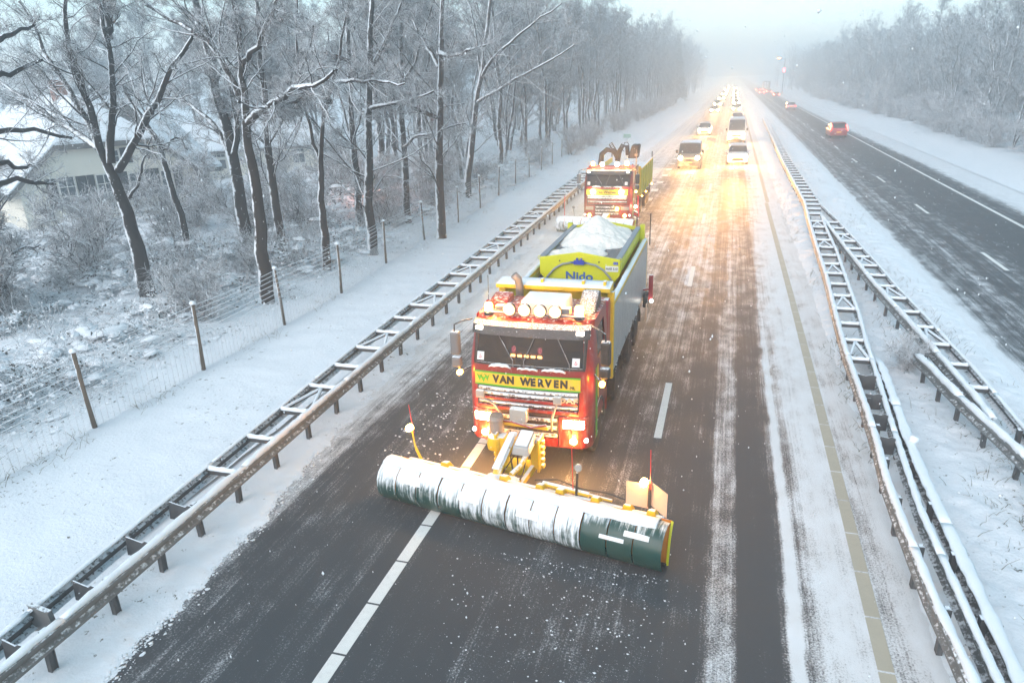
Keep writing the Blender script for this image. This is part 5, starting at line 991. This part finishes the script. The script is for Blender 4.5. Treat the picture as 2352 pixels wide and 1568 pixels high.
pans = [(.40, 'skin_a'), (.42, 'skin_a'), (.42, 'skin_a'), (.42, 'skin_a'), (.42, 'skin_b'), (.42, 'skin_b'), (.42, 'skin_b'), (.42, 'skin_b'), (.42, 'skin_b'), (.42, 'skin_c'), (.40, 'skin_c'), (.44, 'skin_c')]
pl1 = plough((-3.10, 9.92, 0), math.atan2(-.92, 5.22), 5.3, 'wide angled plough with dark green curved skin in front of the leading truck', pans)
# mounting frame between plough and truck
mf = empty('plough_mount', (-3.42, 10.9, 0), R(-3), 'yellow hydraulic mounting frame joining the front plough to its truck', 'mount')
for s in (-1, 1):
    tp = MB().box(s * .42 - .02, s * .42 + .02, .30, .62, .38, 1.05)
    for k in range(5): tp.box(*sorted((s * .44, s * .50)), .40, .50, .42 + k * .125, .49 + k * .125)
    tp.build('toothed_plate', M['yellow'], mf, bevel=.008); MB().box(s * .34 - .08, s * .34 + .08, .34, .58, .42, .98).build('side_frame', M['yellow'], mf, bevel=.015)
    MB().bar((s * .30, .35, .45), (s * .22, -.45, .36), .07, .10).build('lower_arm', M['yellow'], mf)
MB().hexa([(-.16, .35, .95), (0.0, .35, .95), (0.0, .45, 1.1), (-.16, .45, 1.1), (-.24, -.42, .60), (-.08, -.42, .60), (-.06, -.30, .74), (-.22, -.30, .74)]).build('lift_arm', M['yellow'], mf, bevel=.02)
MB().hexa([(-.23, -.40, .75), (-.09, -.40, .75), (-.02, .32, 1.12), (-.14, .32, 1.12), (-.225, -.40, .775), (-.095, -.40, .775), (-.025, .32, 1.145), (-.135, .32, 1.145)]).build('arm_snow', M['snow_cap'], mf, bevel=.008)
MB().lathe([(0, .86), (.12, .87), (.135, .9), (.135, 1.12), (.15, 1.14), (.13, 1.22), (0, 1.24)], (-.48, .55, .12), 'z', 16).build('oil_reservoir', M['steel'], mf)
MB().lathe([(0, .60), (.15, .62), (.16, .7), (.14, .86), (0, .87)], (-.46, .42, .1), 'z', 16).build('reservoir_base', M['yellow'], mf)
MB().hexa([(.05, -.10, .92), (.38, -.10, .92), (.38, .35, 1.0), (.05, .35, 1.0), (.07, -.08, 1.08), (.36, -.08, 1.08), (.36, .35, 1.2), (.07, .35, 1.2)]).build('valve_cover', M['panel'], mf, bevel=.02)
MB().hexa([(.10, -.04, 1.095), (.33, -.04, 1.095), (.33, .33, 1.205), (.10, .33, 1.205), (.10, -.04, 1.11), (.33, -.04, 1.11), (.33, .33, 1.22), (.10, .33, 1.22)]).build('cover_snow', M['snow_cap'], mf)
MB().box(-.24, .10, .62, .78, 1.20, 1.46).build('control_box', M['lens'], mf, bevel=.02)
MB().bar((-.5, .70, 1.12), (.5, .70, 1.12), .05, .07).build('cross_beam', M['yellow'], mf)
MB().hexa([(-.34, -.55, .52), (.30, -.55, .52), (.30, -.3, .52), (-.34, -.3, .52), (-.34, -.55, .60), (.30, -.55, .60), (.30, -.3, .60), (-.34, -.3, .60)]).build('hitch_plate', M['yellow'], mf, bevel=.02)
MB().hexa([(-.36, -.57, .602), (.28, -.57, .602), (.24, -.32, .602), (-.30, -.32, .602), (-.33, -.55, .645), (.25, -.55, .645), (.2, -.34, .645), (-.27, -.34, .645)]).build('plate_snow', M['snow_cap'], mf, bevel=.015)
MB().box(-.30, .30, .25, .60, .30, .45).build('base_frame', M['lime_dark'], mf)
for k, (x0, x1) in enumerate(((-.2, .1), (-.02, .2), (.12, -.05), (.22, .3))): MB().tube([(x0, .55, 1.05), (x0 + .03, .4, .95 - .04 * k), ((x0 + x1) / 2, .1, .80), (x1, -.2, .66), (x1, -.4, .62)], .014, 6).build('hydraulic_hose', M['cable'], mf)
MB().tube([(-.5, .68, 1.16), (-.2, .62, 1.2), (.2, .60, 1.14), (.48, .66, 1.2)], .02, 6).build('hydraulic_hose', M['red_dark'], mf)
MB().tube([(.30, .3, .95), (.22, -.1, .72), (.12, -.35, .66)], .05, 10).build('lift_ram', M['yellow'], mf)

# --- second truck with folded crane
t2 = empty('snowplough_truck', (-5.72, 36.0, 0), 0, 'red-cabbed truck following behind, with dark folded crane and yellow tipper body', 'truck')
build_cab(t2, 'B', True); build_chassis(t2, 9.4, [4.4, 6.8, 8.1])
for s in (-1, 1):
    MB().box(*sorted((s * 1.20, s * 1.25)), 3.6, 9.4, 1.15, 2.55).build('side_panel', M['lime_dark'], t2)
    for k in range(6): y = 3.6 + k * 1.13; MB().box(*sorted((s * 1.252, s * 1.31)), y, y + .12, 1.15, 2.5).build('panel_rib', M['lime_dark'], t2)
    MB().box(*sorted((s * 1.20, s * 1.30)), 3.6, 9.4, 2.52, 2.60).build('top_rail', M['yellow'], t2)
    MB().box(*sorted((s * 1.20, s * 1.28)), 9.4, 9.5, 1.1, 2.95).build('corner_post', M['plastic_grey'], t2)
MB().box(-1.2, 1.2, 3.6, 9.4, 1.1, 1.16).build('body_floor', M['yellow_clean'], t2); MB().box(-1.25, 1.25, 3.55, 3.6, 1.1, 2.7).build('headboard', M['yellow_clean'], t2)
grid_mesh('body_snow', np.linspace(-1.19, 1.19, 14), np.linspace(3.65, 9.38, 30), lambda X, Y: 2.30 + .05 * fbm(X, Y, .8, 3), M['snow'], t2)
cr_ = MB().tube([(-.75, 2.6, 1.2), (-.78, 2.55, 2.9), (-.72, 2.5, 3.45), (-.45, 2.5, 3.68), (-.1, 2.5, 3.62), (.1, 2.5, 3.3)], [.16, .15, .14, .13, .13, .12], 10).build('crane_boom', M['crane'] if 'crane' in M else M['chassis'], t2, smooth=True)
MB().tube([(.12, 2.5, 3.1), (.2, 2.5, 3.55), (.38, 2.45, 3.9), (.62, 2.45, 3.85), (.66, 2.45, 3.4)], [.14, .13, .12, .12, .11], 10).build('crane_arm', M['chassis'], t2, smooth=True)
for x0 in (.95, 1.12): MB().hexa([(x0 - .28, 2.2, 3.25), (x0 + .10, 2.2, 3.25), (x0 + .10, 2.9, 3.25), (x0 - .28, 2.9, 3.25), (x0 - .05, 2.25, 3.95), (x0 + .18, 2.25, 3.95), (x0 + .18, 2.85, 3.95), (x0 - .05, 2.85, 3.95)]).build('crane_grab', M['chassis'], t2, bevel=.08)
gr2 = MB()
for k in range(7): gr2.tube([(-.32 + .05 * k, 2.4, 3.95 - .09 * k), (-.2 + .055 * k, 2.4, 4.05 - .09 * k)], .014, 5)
gr2.tube([(-.32, 2.4, 3.95), (.05, 2.4, 3.35)], .03, 6).tube([(-.2, 2.4, 4.06), (.16, 2.4, 3.5)], .03, 6).build('hose_guide', M['black'], t2)
MB().tube([(.45, 2.4, 3.9), (.5, 2.35, 4.05), (.66, 2.35, 4.05), (.72, 2.4, 3.9)], .02, 6).tube([(.0, 2.4, 3.4), (.3, 2.3, 3.75), (.5, 2.3, 3.6)], .016, 6).build('hydraulic_hose', M['cable'], t2)
MB().box(-.95, 1.0, 2.2, 2.9, .9, 1.3).build('crane_base', M['chassis'], t2, bevel=.03)
rb2 = MB().tube([(-1.05, .62, 3.04), (1.05, .62, 3.04)], .024, 8)
for s in (-1, 1): rb2.tube([(s * 1.05, .62, 3.04), (s * 1.05, 1.6, 3.04), (s * 1.05, 1.62, 2.92)], .02, 6).tube([(s * 1.05, .62, 3.04), (s * 1.05, .66, 2.92)], .02, 6)
rb2 = rb2.build('light_bar', M['red'], t2)
for x in (-.36, .38): MB().lathe([(0, -.02), (.10, -.01), (.115, .02), (.09, .10), (0, .13)], (x, .55, 3.14), 'y', 16).build('spot_lamp', M['whitelit'], rb2, smooth=True)
beacon(t2, -.86, .7, 3.0, 'amber', .08, .2, 70); beacon(t2, .86, .7, 3.0, 'amber', .09, .24, 100)
for x in (-.72, .72):
    MB().lathe([(0, -.03), (.10, -.02), (.12, .02), (.10, .10), (0, .12)], (x, -.14, 1.86), 'y', 16).build('auxiliary_headlight', M['head'], t2, smooth=True)
    spot('headlight_beam', (x, -.3, 1.86), (x, -22, .0), 1500, WARM, t2, 34, 1.0, .1)
MB().lathe([(0, -.03), (.07, -.02), (.08, .03), (.08, .1)], (.52, -.12, 1.02), 'y', 14).build('amber_lamp', M['amber'], t2)
MB().tube([(1.15, 2.15, 1.3), (1.15, 2.15, 3.7)], .03, 7).build('exhaust_stack', M['steel'], t2); MB().lathe([(0, -.1), (.1, -.05), (.1, .05), (0, .1)], (1.15, 2.15, 3.45), 'z', 10).build('stack_cap', M['steel'], t2)
MB().box(.95, 1.2, 2.1, 2.9, 1.3, 2.9).build('crane_control_box', M['black'], t2, bevel=.04)
for y, z in ((4.0, 1.05), (6.0, 1.0), (9.2, 1.0)): MB().lathe([(0, -.02), (.035, -.015), (.04, .03)], (1.30, y, z), 'y', 8).build('side_marker_lamp', M['amber'], t2)
MB().tube([(1.55, .4, .6), (1.50, .4, 1.65)], .03, 6).build('marker_pole', M['pole_red'], t2)
for k in range(4): MB().hexa([(1.30, .5, .5 + k * .16), (1.56, .5, .38 + k * .16), (1.56, .52, .38 + k * .16), (1.30, .52, .5 + k * .16), (1.30, .5, .57 + k * .16), (1.56, .5, .45 + k * .16), (1.56, .52, .45 + k * .16), (1.30, .52, .57 + k * .16)]).build('warning_stripe', M['pole_red'] if k % 2 else M['white'], t2)
MB().lathe([(0, -.05), (.06, -.045), (.07, .03)], (1.42, .2, 1.1), 'y', 12).build('position_lamp', M['head'], t2)
pl2 = plough((-6.10, 34.7, 0), math.atan2(-.55, 3.9), 3.95, 'snow-caked plough on the second truck, half hidden by the salt heap', [(.42, 'skin_b')] * 9, False, False)
MB().tube([(-1.72, .3, .6), (-1.70, .3, 1.75)], .018, 6).build('marker_pole', M['pole_red'], pl2); MB().tube([(-1.2, .35, .6), (-1.25, .35, 1.1)], .02, 6).build('lamp_arm', M['plastic_grey'], pl2)
MB().lathe([(0, -.04), (.07, -.03), (.08, .02), (0, .05)], (-1.25, .35, 1.18), 'y', 12).build('round_lamp', M['plastic_grey'], pl2)
MB().bar((.2, .4, .5), (.2, 1.4, .7), .3, .2).build('mounting_arm', M['yellow'], pl2)
# lamp behind the trees that throws a pinkish light on the undergrowth
gl_ = empty('garden_lamp', (-19.4, 37.2, .2), 0, 'small lamp glowing pinkish orange in the undergrowth behind the trees', 'lamp')
MB().tube([(0, 0, -.2), (0, 0, 1.9)], .035, 8).build('post', M['galv_dark'], gl_); MB().lathe([(.0, 2.22), (.16, 2.16), (.17, 2.12), (0, 2.13)], (0, 0, 0), 'z', 12).build('hood', M['black'], gl_)
MB().lathe([(0, 1.9), (.07, 1.92), (.09, 2.02), (.07, 2.11), (0, 2.12)], (0, 0, 0), 'z', 12).build('bulb_glass', M['amber_dim'], gl_); point('lamp_light', (.25, -.25, 1.4), 260, (1, .36, .24), gl_, .12)
# ------------------------------------------------------------------ cars
def quad_in(p, m, off, nrm):
    """inset quad p (4 points) by fractions m=(l,r,b,t), pushed along nrm"""
    a, b, c, d = [Vector(q) for q in p]
    def P(u, v): return (a * (1 - u) + b * u) * (1 - v) + (d * (1 - u) + c * u) * v + Vector(nrm) * off
    return [P(m[0], m[2]), P(1 - m[1], m[2]), P(1 - m[1], 1 - m[3]), P(m[0], 1 - m[3])]
CW_T = MB().lathe([(.20, -.10), (.31, -.105), (.33, -.08), (.33, .08), (.31, .105), (.20, .10)], axis='x', n=20).mesh('tyre', M['tyre'], True)
CW_R = MB().lathe([(.21, -.09), (.19, -.04), (.06, -.06), (0, -.07)], axis='x', n=12).lathe([(0, .05), (.2, .05)], axis='x', n=12).mesh('rim', M['rim'])
SPEC = {   # L, W, hood z, hood length, roof z, windscreen base y / top y, roof end y, tail base y
 'hatch': dict(L=4.1, W=1.74, hz=.98, rz=1.48, wy=(.95, 1.72), ry=(3.3, 3.95), sill=.94),
 'estate': dict(L=4.5, W=1.78, hz=1.00, rz=1.50, wy=(1.05, 1.85), ry=(3.9, 4.38), sill=.96),
 'suv': dict(L=4.6, W=1.86, hz=1.12, rz=1.68, wy=(1.0, 1.75), ry=(3.85, 4.45), sill=1.06),
 'van': dict(L=4.9, W=1.92, hz=1.22, rz=1.98, wy=(.62, 1.45), ry=(4.6, 4.85), sill=1.20),
 'bigvan': dict(L=5.6, W=2.02, hz=1.30, rz=2.55, wy=(.70, 1.50), ry=(5.4, 5.58), sill=1.28),
}
def car(name, kind, loc, paint, label, cat, away=False, lit=260, group=None, snowy=True, far=False, glow_m='head'):
    S = SPEC[kind]; L, W, hz, rz, sill = S['L'], S['W'], S['hz'], S['rz'], S['sill']; w = W / 2
    c = empty(name, loc, math.pi if away else 0, label, cat, group); (y0, y1), (y2, y3) = S['wy'], S['ry']
    # lower body: lofted stations
    st = [(0.0, .82, .34, hz - .34), (.06, .92, .26, hz - .22), (.35, .98, .22, hz - .10), (.75, 1.0, .22, hz - .02), (y0 + .1, 1.0, .22, sill + .02), (L * .5, 1.0, .22, sill + .03), (L * .8, 1.0, .24, sill + .03), (L - .25, .98, .26, sill + .02), (L - .04, .93, .32, sill - .06), (L, .86, .40, sill - .18)]
    rows = [[(-w * k * .96, y, zb), (-w * k, y, zb + .12), (-w * k, y, zt * .55 + zb * .45), (-w * k * .985, y, zt - .10), (-w * k * .90, y, zt), (-w * k * .45, y, zt + .02), (w * k * .45, y, zt + .02), (w * k * .90, y, zt), (w * k * .985, y, zt - .10), (w * k, y, zt * .55 + zb * .45), (w * k, y, zb + .12), (w * k * .96, y, zb)] for y, k, zb, zt in st]
    m = MB(); n = 12
    for r in rows: m.v += r
    for i in range(len(rows) - 1):
        for j in range(n): j2 = (j + 1) % n; m.f.append((i * n + j, i * n + j2, (i + 1) * n + j2, (i + 1) * n + j))
    m.f.append(tuple(range(n))); m.f.append(tuple((len(rows) - 1) * n + j for j in range(n)))
    m.build('body', paint, c, smooth=True, auto=42)
    tw = w * (.80 if kind in ('hatch', 'estate', 'suv') else .88)
    b = [(-w * .93, y0, sill - .03), (w * .93, y0, sill - .03), (w * .93, y3, sill - .03), (-w * .93, y3, sill - .03)]; t = [(-tw, y1, rz - .04), (tw, y1, rz - .04), (tw, y2, rz - .03), (-tw, y2, rz - .03)]
    MB().hexa(b + t).build('cabin', paint, c, bevel=.05)
    MB().add(quad_in([b[0], b[1], t[1], t[0]], (.04, .04, .08, .06), .012, (0, -.8, .5)), [(0, 1, 2, 3)]).build('windscreen', M['glass'], c)
    MB().add(quad_in([b[2], b[3], t[3], t[2]], (.06, .06, .12, .10), .012, (0, .9, .3)), [(0, 1, 2, 3)]).build('rear_window', M['glass'], c)
    if not far:
        for s, (p0, p1, q0, q1) in ((-1, (b[3], b[0], t[0], t[3])), (1, (b[1], b[2], t[2], t[1]))):
            for a_, e_ in ((.06, .54), (.50, .08)):
                if kind == 'bigvan' and ((a_ == .06) == (s == -1)): continue
                mm_ = (a_, e_) if True else None; MB().add(quad_in([p0, p1, q0, q1], (a_, e_, .12, .12), .014, (s * 1, 0, .2)), [(0, 1, 2, 3)]).build('side_window', M['glass'], c)
            MB().box(*sorted((s * (w - .02), s * (w + .17))), y0 + .22, y0 + .36, sill + .02, sill + (.17 if kind in ('hatch', 'estate', 'suv') else .30)).build('door_mirror', M['black'] if kind != 'estate' else paint, c, bevel=.03)
        for s in (-1, 1):
            for y in (.82, L - .85): e = link('wheel', CW_T, c); e.location = (s * (w - .13), y, .33); e.rotation_euler = (0, 0, 0 if s < 0 else math.pi); link('rim', CW_R, e)
        gm = MB().box(-w * .45, w * .45, -.015, .03, hz - .52, hz - .40)
        gm.box(-w * .55, w * .55, -.012, .03, .38, .50).build('grille', M['black'], c)
        MB().box(-.26, .26, -.03, -.012, .52, .62).build('number_plate', M['plate_y'], c)
        if kind == 'van':
            for z in (hz - .62, hz - .36): MB().box(-w * .6, w * .6, -.03, .02, z, z + .035).build('chrome_bar', M['galv'], c)
        MB().box(-.26, .26, L + .012, L + .03, .62, .73).build('number_plate', M['plate_y'], c)
        MB().box(-w * .9, w * .9, -.02, .05, .26, .36).build('front_bumper', M['black'] if kind in ('van', 'bigvan') else paint, c, bevel=.02)
        if kind in ('suv', 'hatch') and away: MB().box(-tw * .9, tw * .9, y2 - .05, y2 + .18, rz - .06, rz - .02).build('roof_spoiler', paint, c, bevel=.02)
    if snowy:
        grid_mesh('roof_snow', np.linspace(-tw * .93, tw * .93, 9), np.linspace(y1 + .05, y2 - .06, 14), lambda X, Y: rz - .035 + .05 * np.clip(1 - (np.abs(X) / (tw * .95)) ** 6, 0, 1) + .01 * fbm(X + loc[0], Y, 2, 2), M['snow_cap'], c)
    hm = M[glow_m]
    for s in (-1, 1):
        x = s * w * .70; z = hz - .28
        if not away: q_ = 1.3 if not far else 1.75; MB().lathe([(0, -.05), (.09 * q_, -.04), (.12 * q_, .0), (.12 * q_, .10)], (x, .0, z), 'y', 14).build('headlight', hm, c, smooth=True)
        else: MB().box(x - .10, x + .10, .02, .06, z - .06, z + .06).build('headlight', M['lens'], c)
        if away:
            tm_ = M['tail'] if not far else M['tail_far']
            if kind == 'suv': MB().tube([(s * w * .93, L - .10, sill - .22), (s * w * .95, L - .14, sill - .02), (s * w * .84, L - .16, sill + .20), (s * w * .80, L - .34, rz - .25)], .045, 8).build('tail_lamp', tm_, c, smooth=True)
            else: MB().box(s * w * .86 - .10, s * w * .86 + .10, L - .04, L + .015, sill - .26, sill - .10).build('tail_lamp', tm_, c, bevel=.02)
        elif not far: MB().box(s * w * .86 - .08, s * w * .86 + .08, L - .04, L + .01, sill - .24, sill - .08).build('tail_lamp', M['red_dark'], c)
    if lit and not away:
        spot('headlight_beam', (0, -.25, hz - .28), (0, -30, 0), lit * (3.2 if not far else 1.5), (1, .46, .13), c, 5.5, 1.0, .3).scale = (9, 1, 1); spot('headlight_spread', (0, -.25, hz - .28), (0, -30, -.5), lit * .12, (1, .44, .11), c, 110, 1.0, .3)
        for s in ((-1, 1) if not far else (0,)): point('headlight_glow', (s * w * .7, -.4, hz - .28), 60 if not far else 130, (1, .52, .16), c, .1)
    if lit and away: point('tail_glow', (0, L + .35, sill), lit, (1, .08, .05), c, .3)
    return c
PW = pm('car_white', (.70, .71, .72), .3, var=.06, dirt=.2, coat=.5); PG = pm('car_grey', (.13, .135, .14), .35, .3, var=.1, dirt=.3, coat=.4)
PR = pm('car_red', (.36, .03, .04), .35, var=.15, dirt=.3, coat=.4); PS_ = pm('car_silver', (.42, .43, .45), .35, .4, var=.08, dirt=.2, coat=.4); PK = pm('car_dark', (.05, .055, .065), .35, .2, var=.1, dirt=.3, coat=.4); PB = pm('car_blue', (.06, .09, .17), .35, .2, var=.1, dirt=.3, coat=.4)
car('passenger_van', 'van', (-3.05, 60.8, 0), PG, 'grey passenger van in the lane behind the ploughs', 'van', lit=7000)
car('estate_car', 'estate', (.78, 63.9, 0), PW, 'nearest white car in the lane beside the median', 'car', lit=7000)
bv = car('panel_van', 'bigvan', (.72, 84.5, 0), PW, 'tall white panel van behind the nearest white car', 'van', lit=7000)
MB().box(1.012, 1.02, 2.0, 4.5, 1.7, 2.3).build('blue_lettering_panel', M['blue'], bv)
car('hatchback_car', 'hatch', (-3.10, 96.0, 0), PW, 'small white car following the grey passenger van', 'car', lit=7000)
car('suv_car', 'suv', (11.82, 90.3 + 4.6, 0), PR, 'dark red car with tall lit tail lamps on the far carriageway', 'car', True, 4, snowy=False)
car('estate_car', 'estate', (11.5, 160 + 4.5, 0), PS_, 'pale car with red tail lamps further along the far carriageway', 'car', True, 12)
FAR = [('estate_car', 'estate', .95, 119, PK, 'dark car hidden behind the tall white van'), ('suv_car', 'suv', .95, 152, PS_, 'silver-grey car with lit headlights behind the tall white van'),
       ('hatchback_car', 'hatch', -3.15, 150, PS_, 'pair of headlights on a pale car, third in the lane nearest the wood'), ('estate_car', 'estate', -3.2, 180, PK, 'dim car with bright headlights, fourth in the lane nearest the wood'),
       ('estate_car', 'estate', -3.0, 224, PK, 'fifth set of headlights in the lane nearest the wood'), ('hatchback_car', 'hatch', .98, 186, PB, 'hazy car in the median-side lane behind the silver-grey one'), ('estate_car', 'estate', .98, 211, PK, 'hazy car with headlights two places behind the silver-grey one')]
for nm, kd, x, y, pt, lb in FAR: car(nm, kd, (x, y, 0), pt, lb, 'car', lit=4500, far=y > 170, glow_m='head_far')
k = 0
for y in (240, 268, 296, 330, 365, 400):
    for x in (-2.8, 1.0):
        if x < 0 and y < 250: continue
        car('distant_car', 'estate', (x, y + 5 * (k % 3), 0), PK if k % 2 else PS_, 'one of the faint distant cars whose headlights dot the end of the road', 'car', lit=2500, far=True, group='distant oncoming cars', glow_m='head_far'); k += 1
for i, (x, y) in enumerate(((13.0, 250), (9.9, 285), (12.8, 296), (9.9, 330), (12.8, 345))):
    car('distant_car', 'hatch', (x, y, 0), PK, 'one of the far cars driving away, seen as a pair of red tail lamps', 'car', True, 25, 'distant cars driving away', far=True, glow_m='head')
lorry = empty('lorry', (12.6, 310, 0), 0, 'hazy lorry with pale rear panels on the far carriageway', 'lorry')
MB().box(-1.27, 1.27, 0, 12, 1.1, 4.0).build('trailer_box', PK, lorry, bevel=.05)
for x in (-.9, -.1): MB().box(x, x + .6, -.03, 0, 1.6, 3.8).build('rear_panel', M['plate_w'], lorry)
for s in (-1, 1):
    MB().box(s * 1.0 - .15, s * 1.0 + .15, -.05, 0, .8, .95).build('tail_lamp', M['tail_far'], lorry)
    for y in (1.2, 2.5, 3.8): wheel(lorry, s * 1.05, y, s)
MB().box(-1.2, 1.2, 12.3, 14.2, .5, 3.6).build('cab', PB, lorry, bevel=.1); MB().box(-.5, .5, .2, 13.5, .8, 1.1).build('chassis', M['chassis'], lorry)
mast = empty('signal_mast', (15.9, 268, 0), 0, 'roadside mast with an amber lamp and a red signal panel in the haze', 'mast')
MB().tube([(0, 0, 0), (0, 0, 11.4)], .14, 8).tube([(0, 0, 11.2), (-1.9, 0, 11.5)], .08, 8).build('post', M['galv_dark'], mast)
MB().box(-2.3, -1.5, -.15, .15, 11.4, 11.65).build('lamp_head', M['amber'], mast, bevel=.05); MB().box(-.35, .35, -.2, -.14, 7.2, 8.5).build('signal_panel', M['pinklit'], mast); MB().box(-.45, .45, -.14, .14, 7.1, 8.6).build('panel_case', M['black'], mast)
point('lamp_light', (-1.9, -.3, 11.2), 120, (1, .6, .25), mast, .2)
sg = empty('road_sign', (-11.38, 85.5, .1), 0, 'small pale green sign board on a thin post in the snowy verge', 'sign')
MB().tube([(0, .03, -.2), (0, .03, .75)], .025, 7).build('post', M['galv'], sg); MB().box(-.42, .42, -.01, .02, .55, .98).build('board', pm('sign_green', (.22, .42, .34), .5, var=.1, snow=.15), sg); MB().box(-.42, .42, -.03, .05, .982, 1.03).build('snow_cap', M['snow_cap'], sg)

# ------------------------------------------------------------------ slush lumps, falling snow, haze
rs = np.random.RandomState(91)
OC = np.array([(1, 0, 0), (-1, 0, 0), (0, 1, 0), (0, -1, 0), (0, 0, 1), (0, 0, -1)], float); OF = np.array([(0, 2, 4), (2, 1, 4), (1, 3, 4), (3, 0, 4), (2, 0, 5), (1, 2, 5), (3, 1, 5), (0, 3, 5)])
def specks(name, C, S, mat, label, cat, jit=.35, smooth=False):
    n = len(C); V = C[:, None] + OC[None] * S[:, None, :] * (1 + jit * rs.randn(n, 6, 1) * .6) ; F = (np.arange(n) * 6)[:, None, None] + OF[None]
    return tag(np_mesh(name, V.reshape(-1, 3), F.reshape(-1, 3), mat, None, smooth), label, cat, kind='stuff')
n = 1500; t_ = rs.rand(n); C = np.stack([-3.6 + 3.2 * rs.rand(n) ** .8 + .4 * rs.randn(n), 9.2 - 3.6 * rs.rand(n) ** 1.6, np.zeros(n)], -1); sz = .003 + .016 * rs.rand(n) ** 8
C2 = np.stack([-6.6 + 1.6 * rs.rand(500), 11.5 + 3.5 * rs.rand(500), np.zeros(500)], -1); s2 = .004 + .03 * rs.rand(500) ** 8
C = np.concatenate([C, C2]); sz = np.concatenate([sz, s2]); C[:, 2] = sz * .4
specks('snow_crumbs', C, np.stack([sz * 1.2, sz, sz * .7], -1), M['snow_cap'], 'crumbs of snow thrown onto the asphalt around the front plough', 'snow')
n = 5000; yy = 3 + 30 * rs.rand(n) ** 1.3; xx = np.interp(yy, EDGE_Y, EDGE_X) + fbm(np.full(n, -7.8), yy, .55, 2) * .28 + .05 + np.abs(rs.randn(n)) * .14 - .1; sz = .006 + .022 * rs.rand(n) ** 3
specks('edge_slush', np.stack([xx, yy, sz * .3 + .002], -1), np.stack([sz * 1.5, sz * 1.5, sz * .6], -1), M['snow_cap'], 'crumbly slush along the edge of the hard shoulder', 'slush')
n = 26000; C = np.stack([-30 + 62 * rs.rand(n), 3.5 + 75 * rs.rand(n) ** 1.25, .1 + 11 * rs.rand(n)], -1); sz = .006 + .009 * rs.rand(n) ** 4
keep = np.linalg.norm(C - np.array([0, 0, CAM_H]), axis=1) > 7.0; C, sz = C[keep], sz[keep]
specks('falling_snow', C, np.stack([sz, sz, sz * 1.7], -1), M['snow_cap'], 'snowflakes falling through the air above the motorway', 'snowflakes')

hz_me = MB().box(-220, 220, -25, 620, -1.5, 24)
haze = hz_me.build('haze', None); tag(haze, 'snowy haze thickening along the motorway', 'haze', kind='stuff')
hm = bpy.data.materials.new('haze'); hm.use_nodes = True; hn = hm.node_tree; hn.nodes.clear()
ho = hn.nodes.new('ShaderNodeOutputMaterial'); hv = hn.nodes.new('ShaderNodeVolumePrincipled')
hv.inputs['Color'].default_value = (.93, .96, 1.0, 1); hv.inputs['Density'].default_value = .0050; hv.inputs['Anisotropy'].default_value = .6
hn.links.new(hv.outputs[0], ho.inputs['Volume']); haze.data.materials.append(hm)
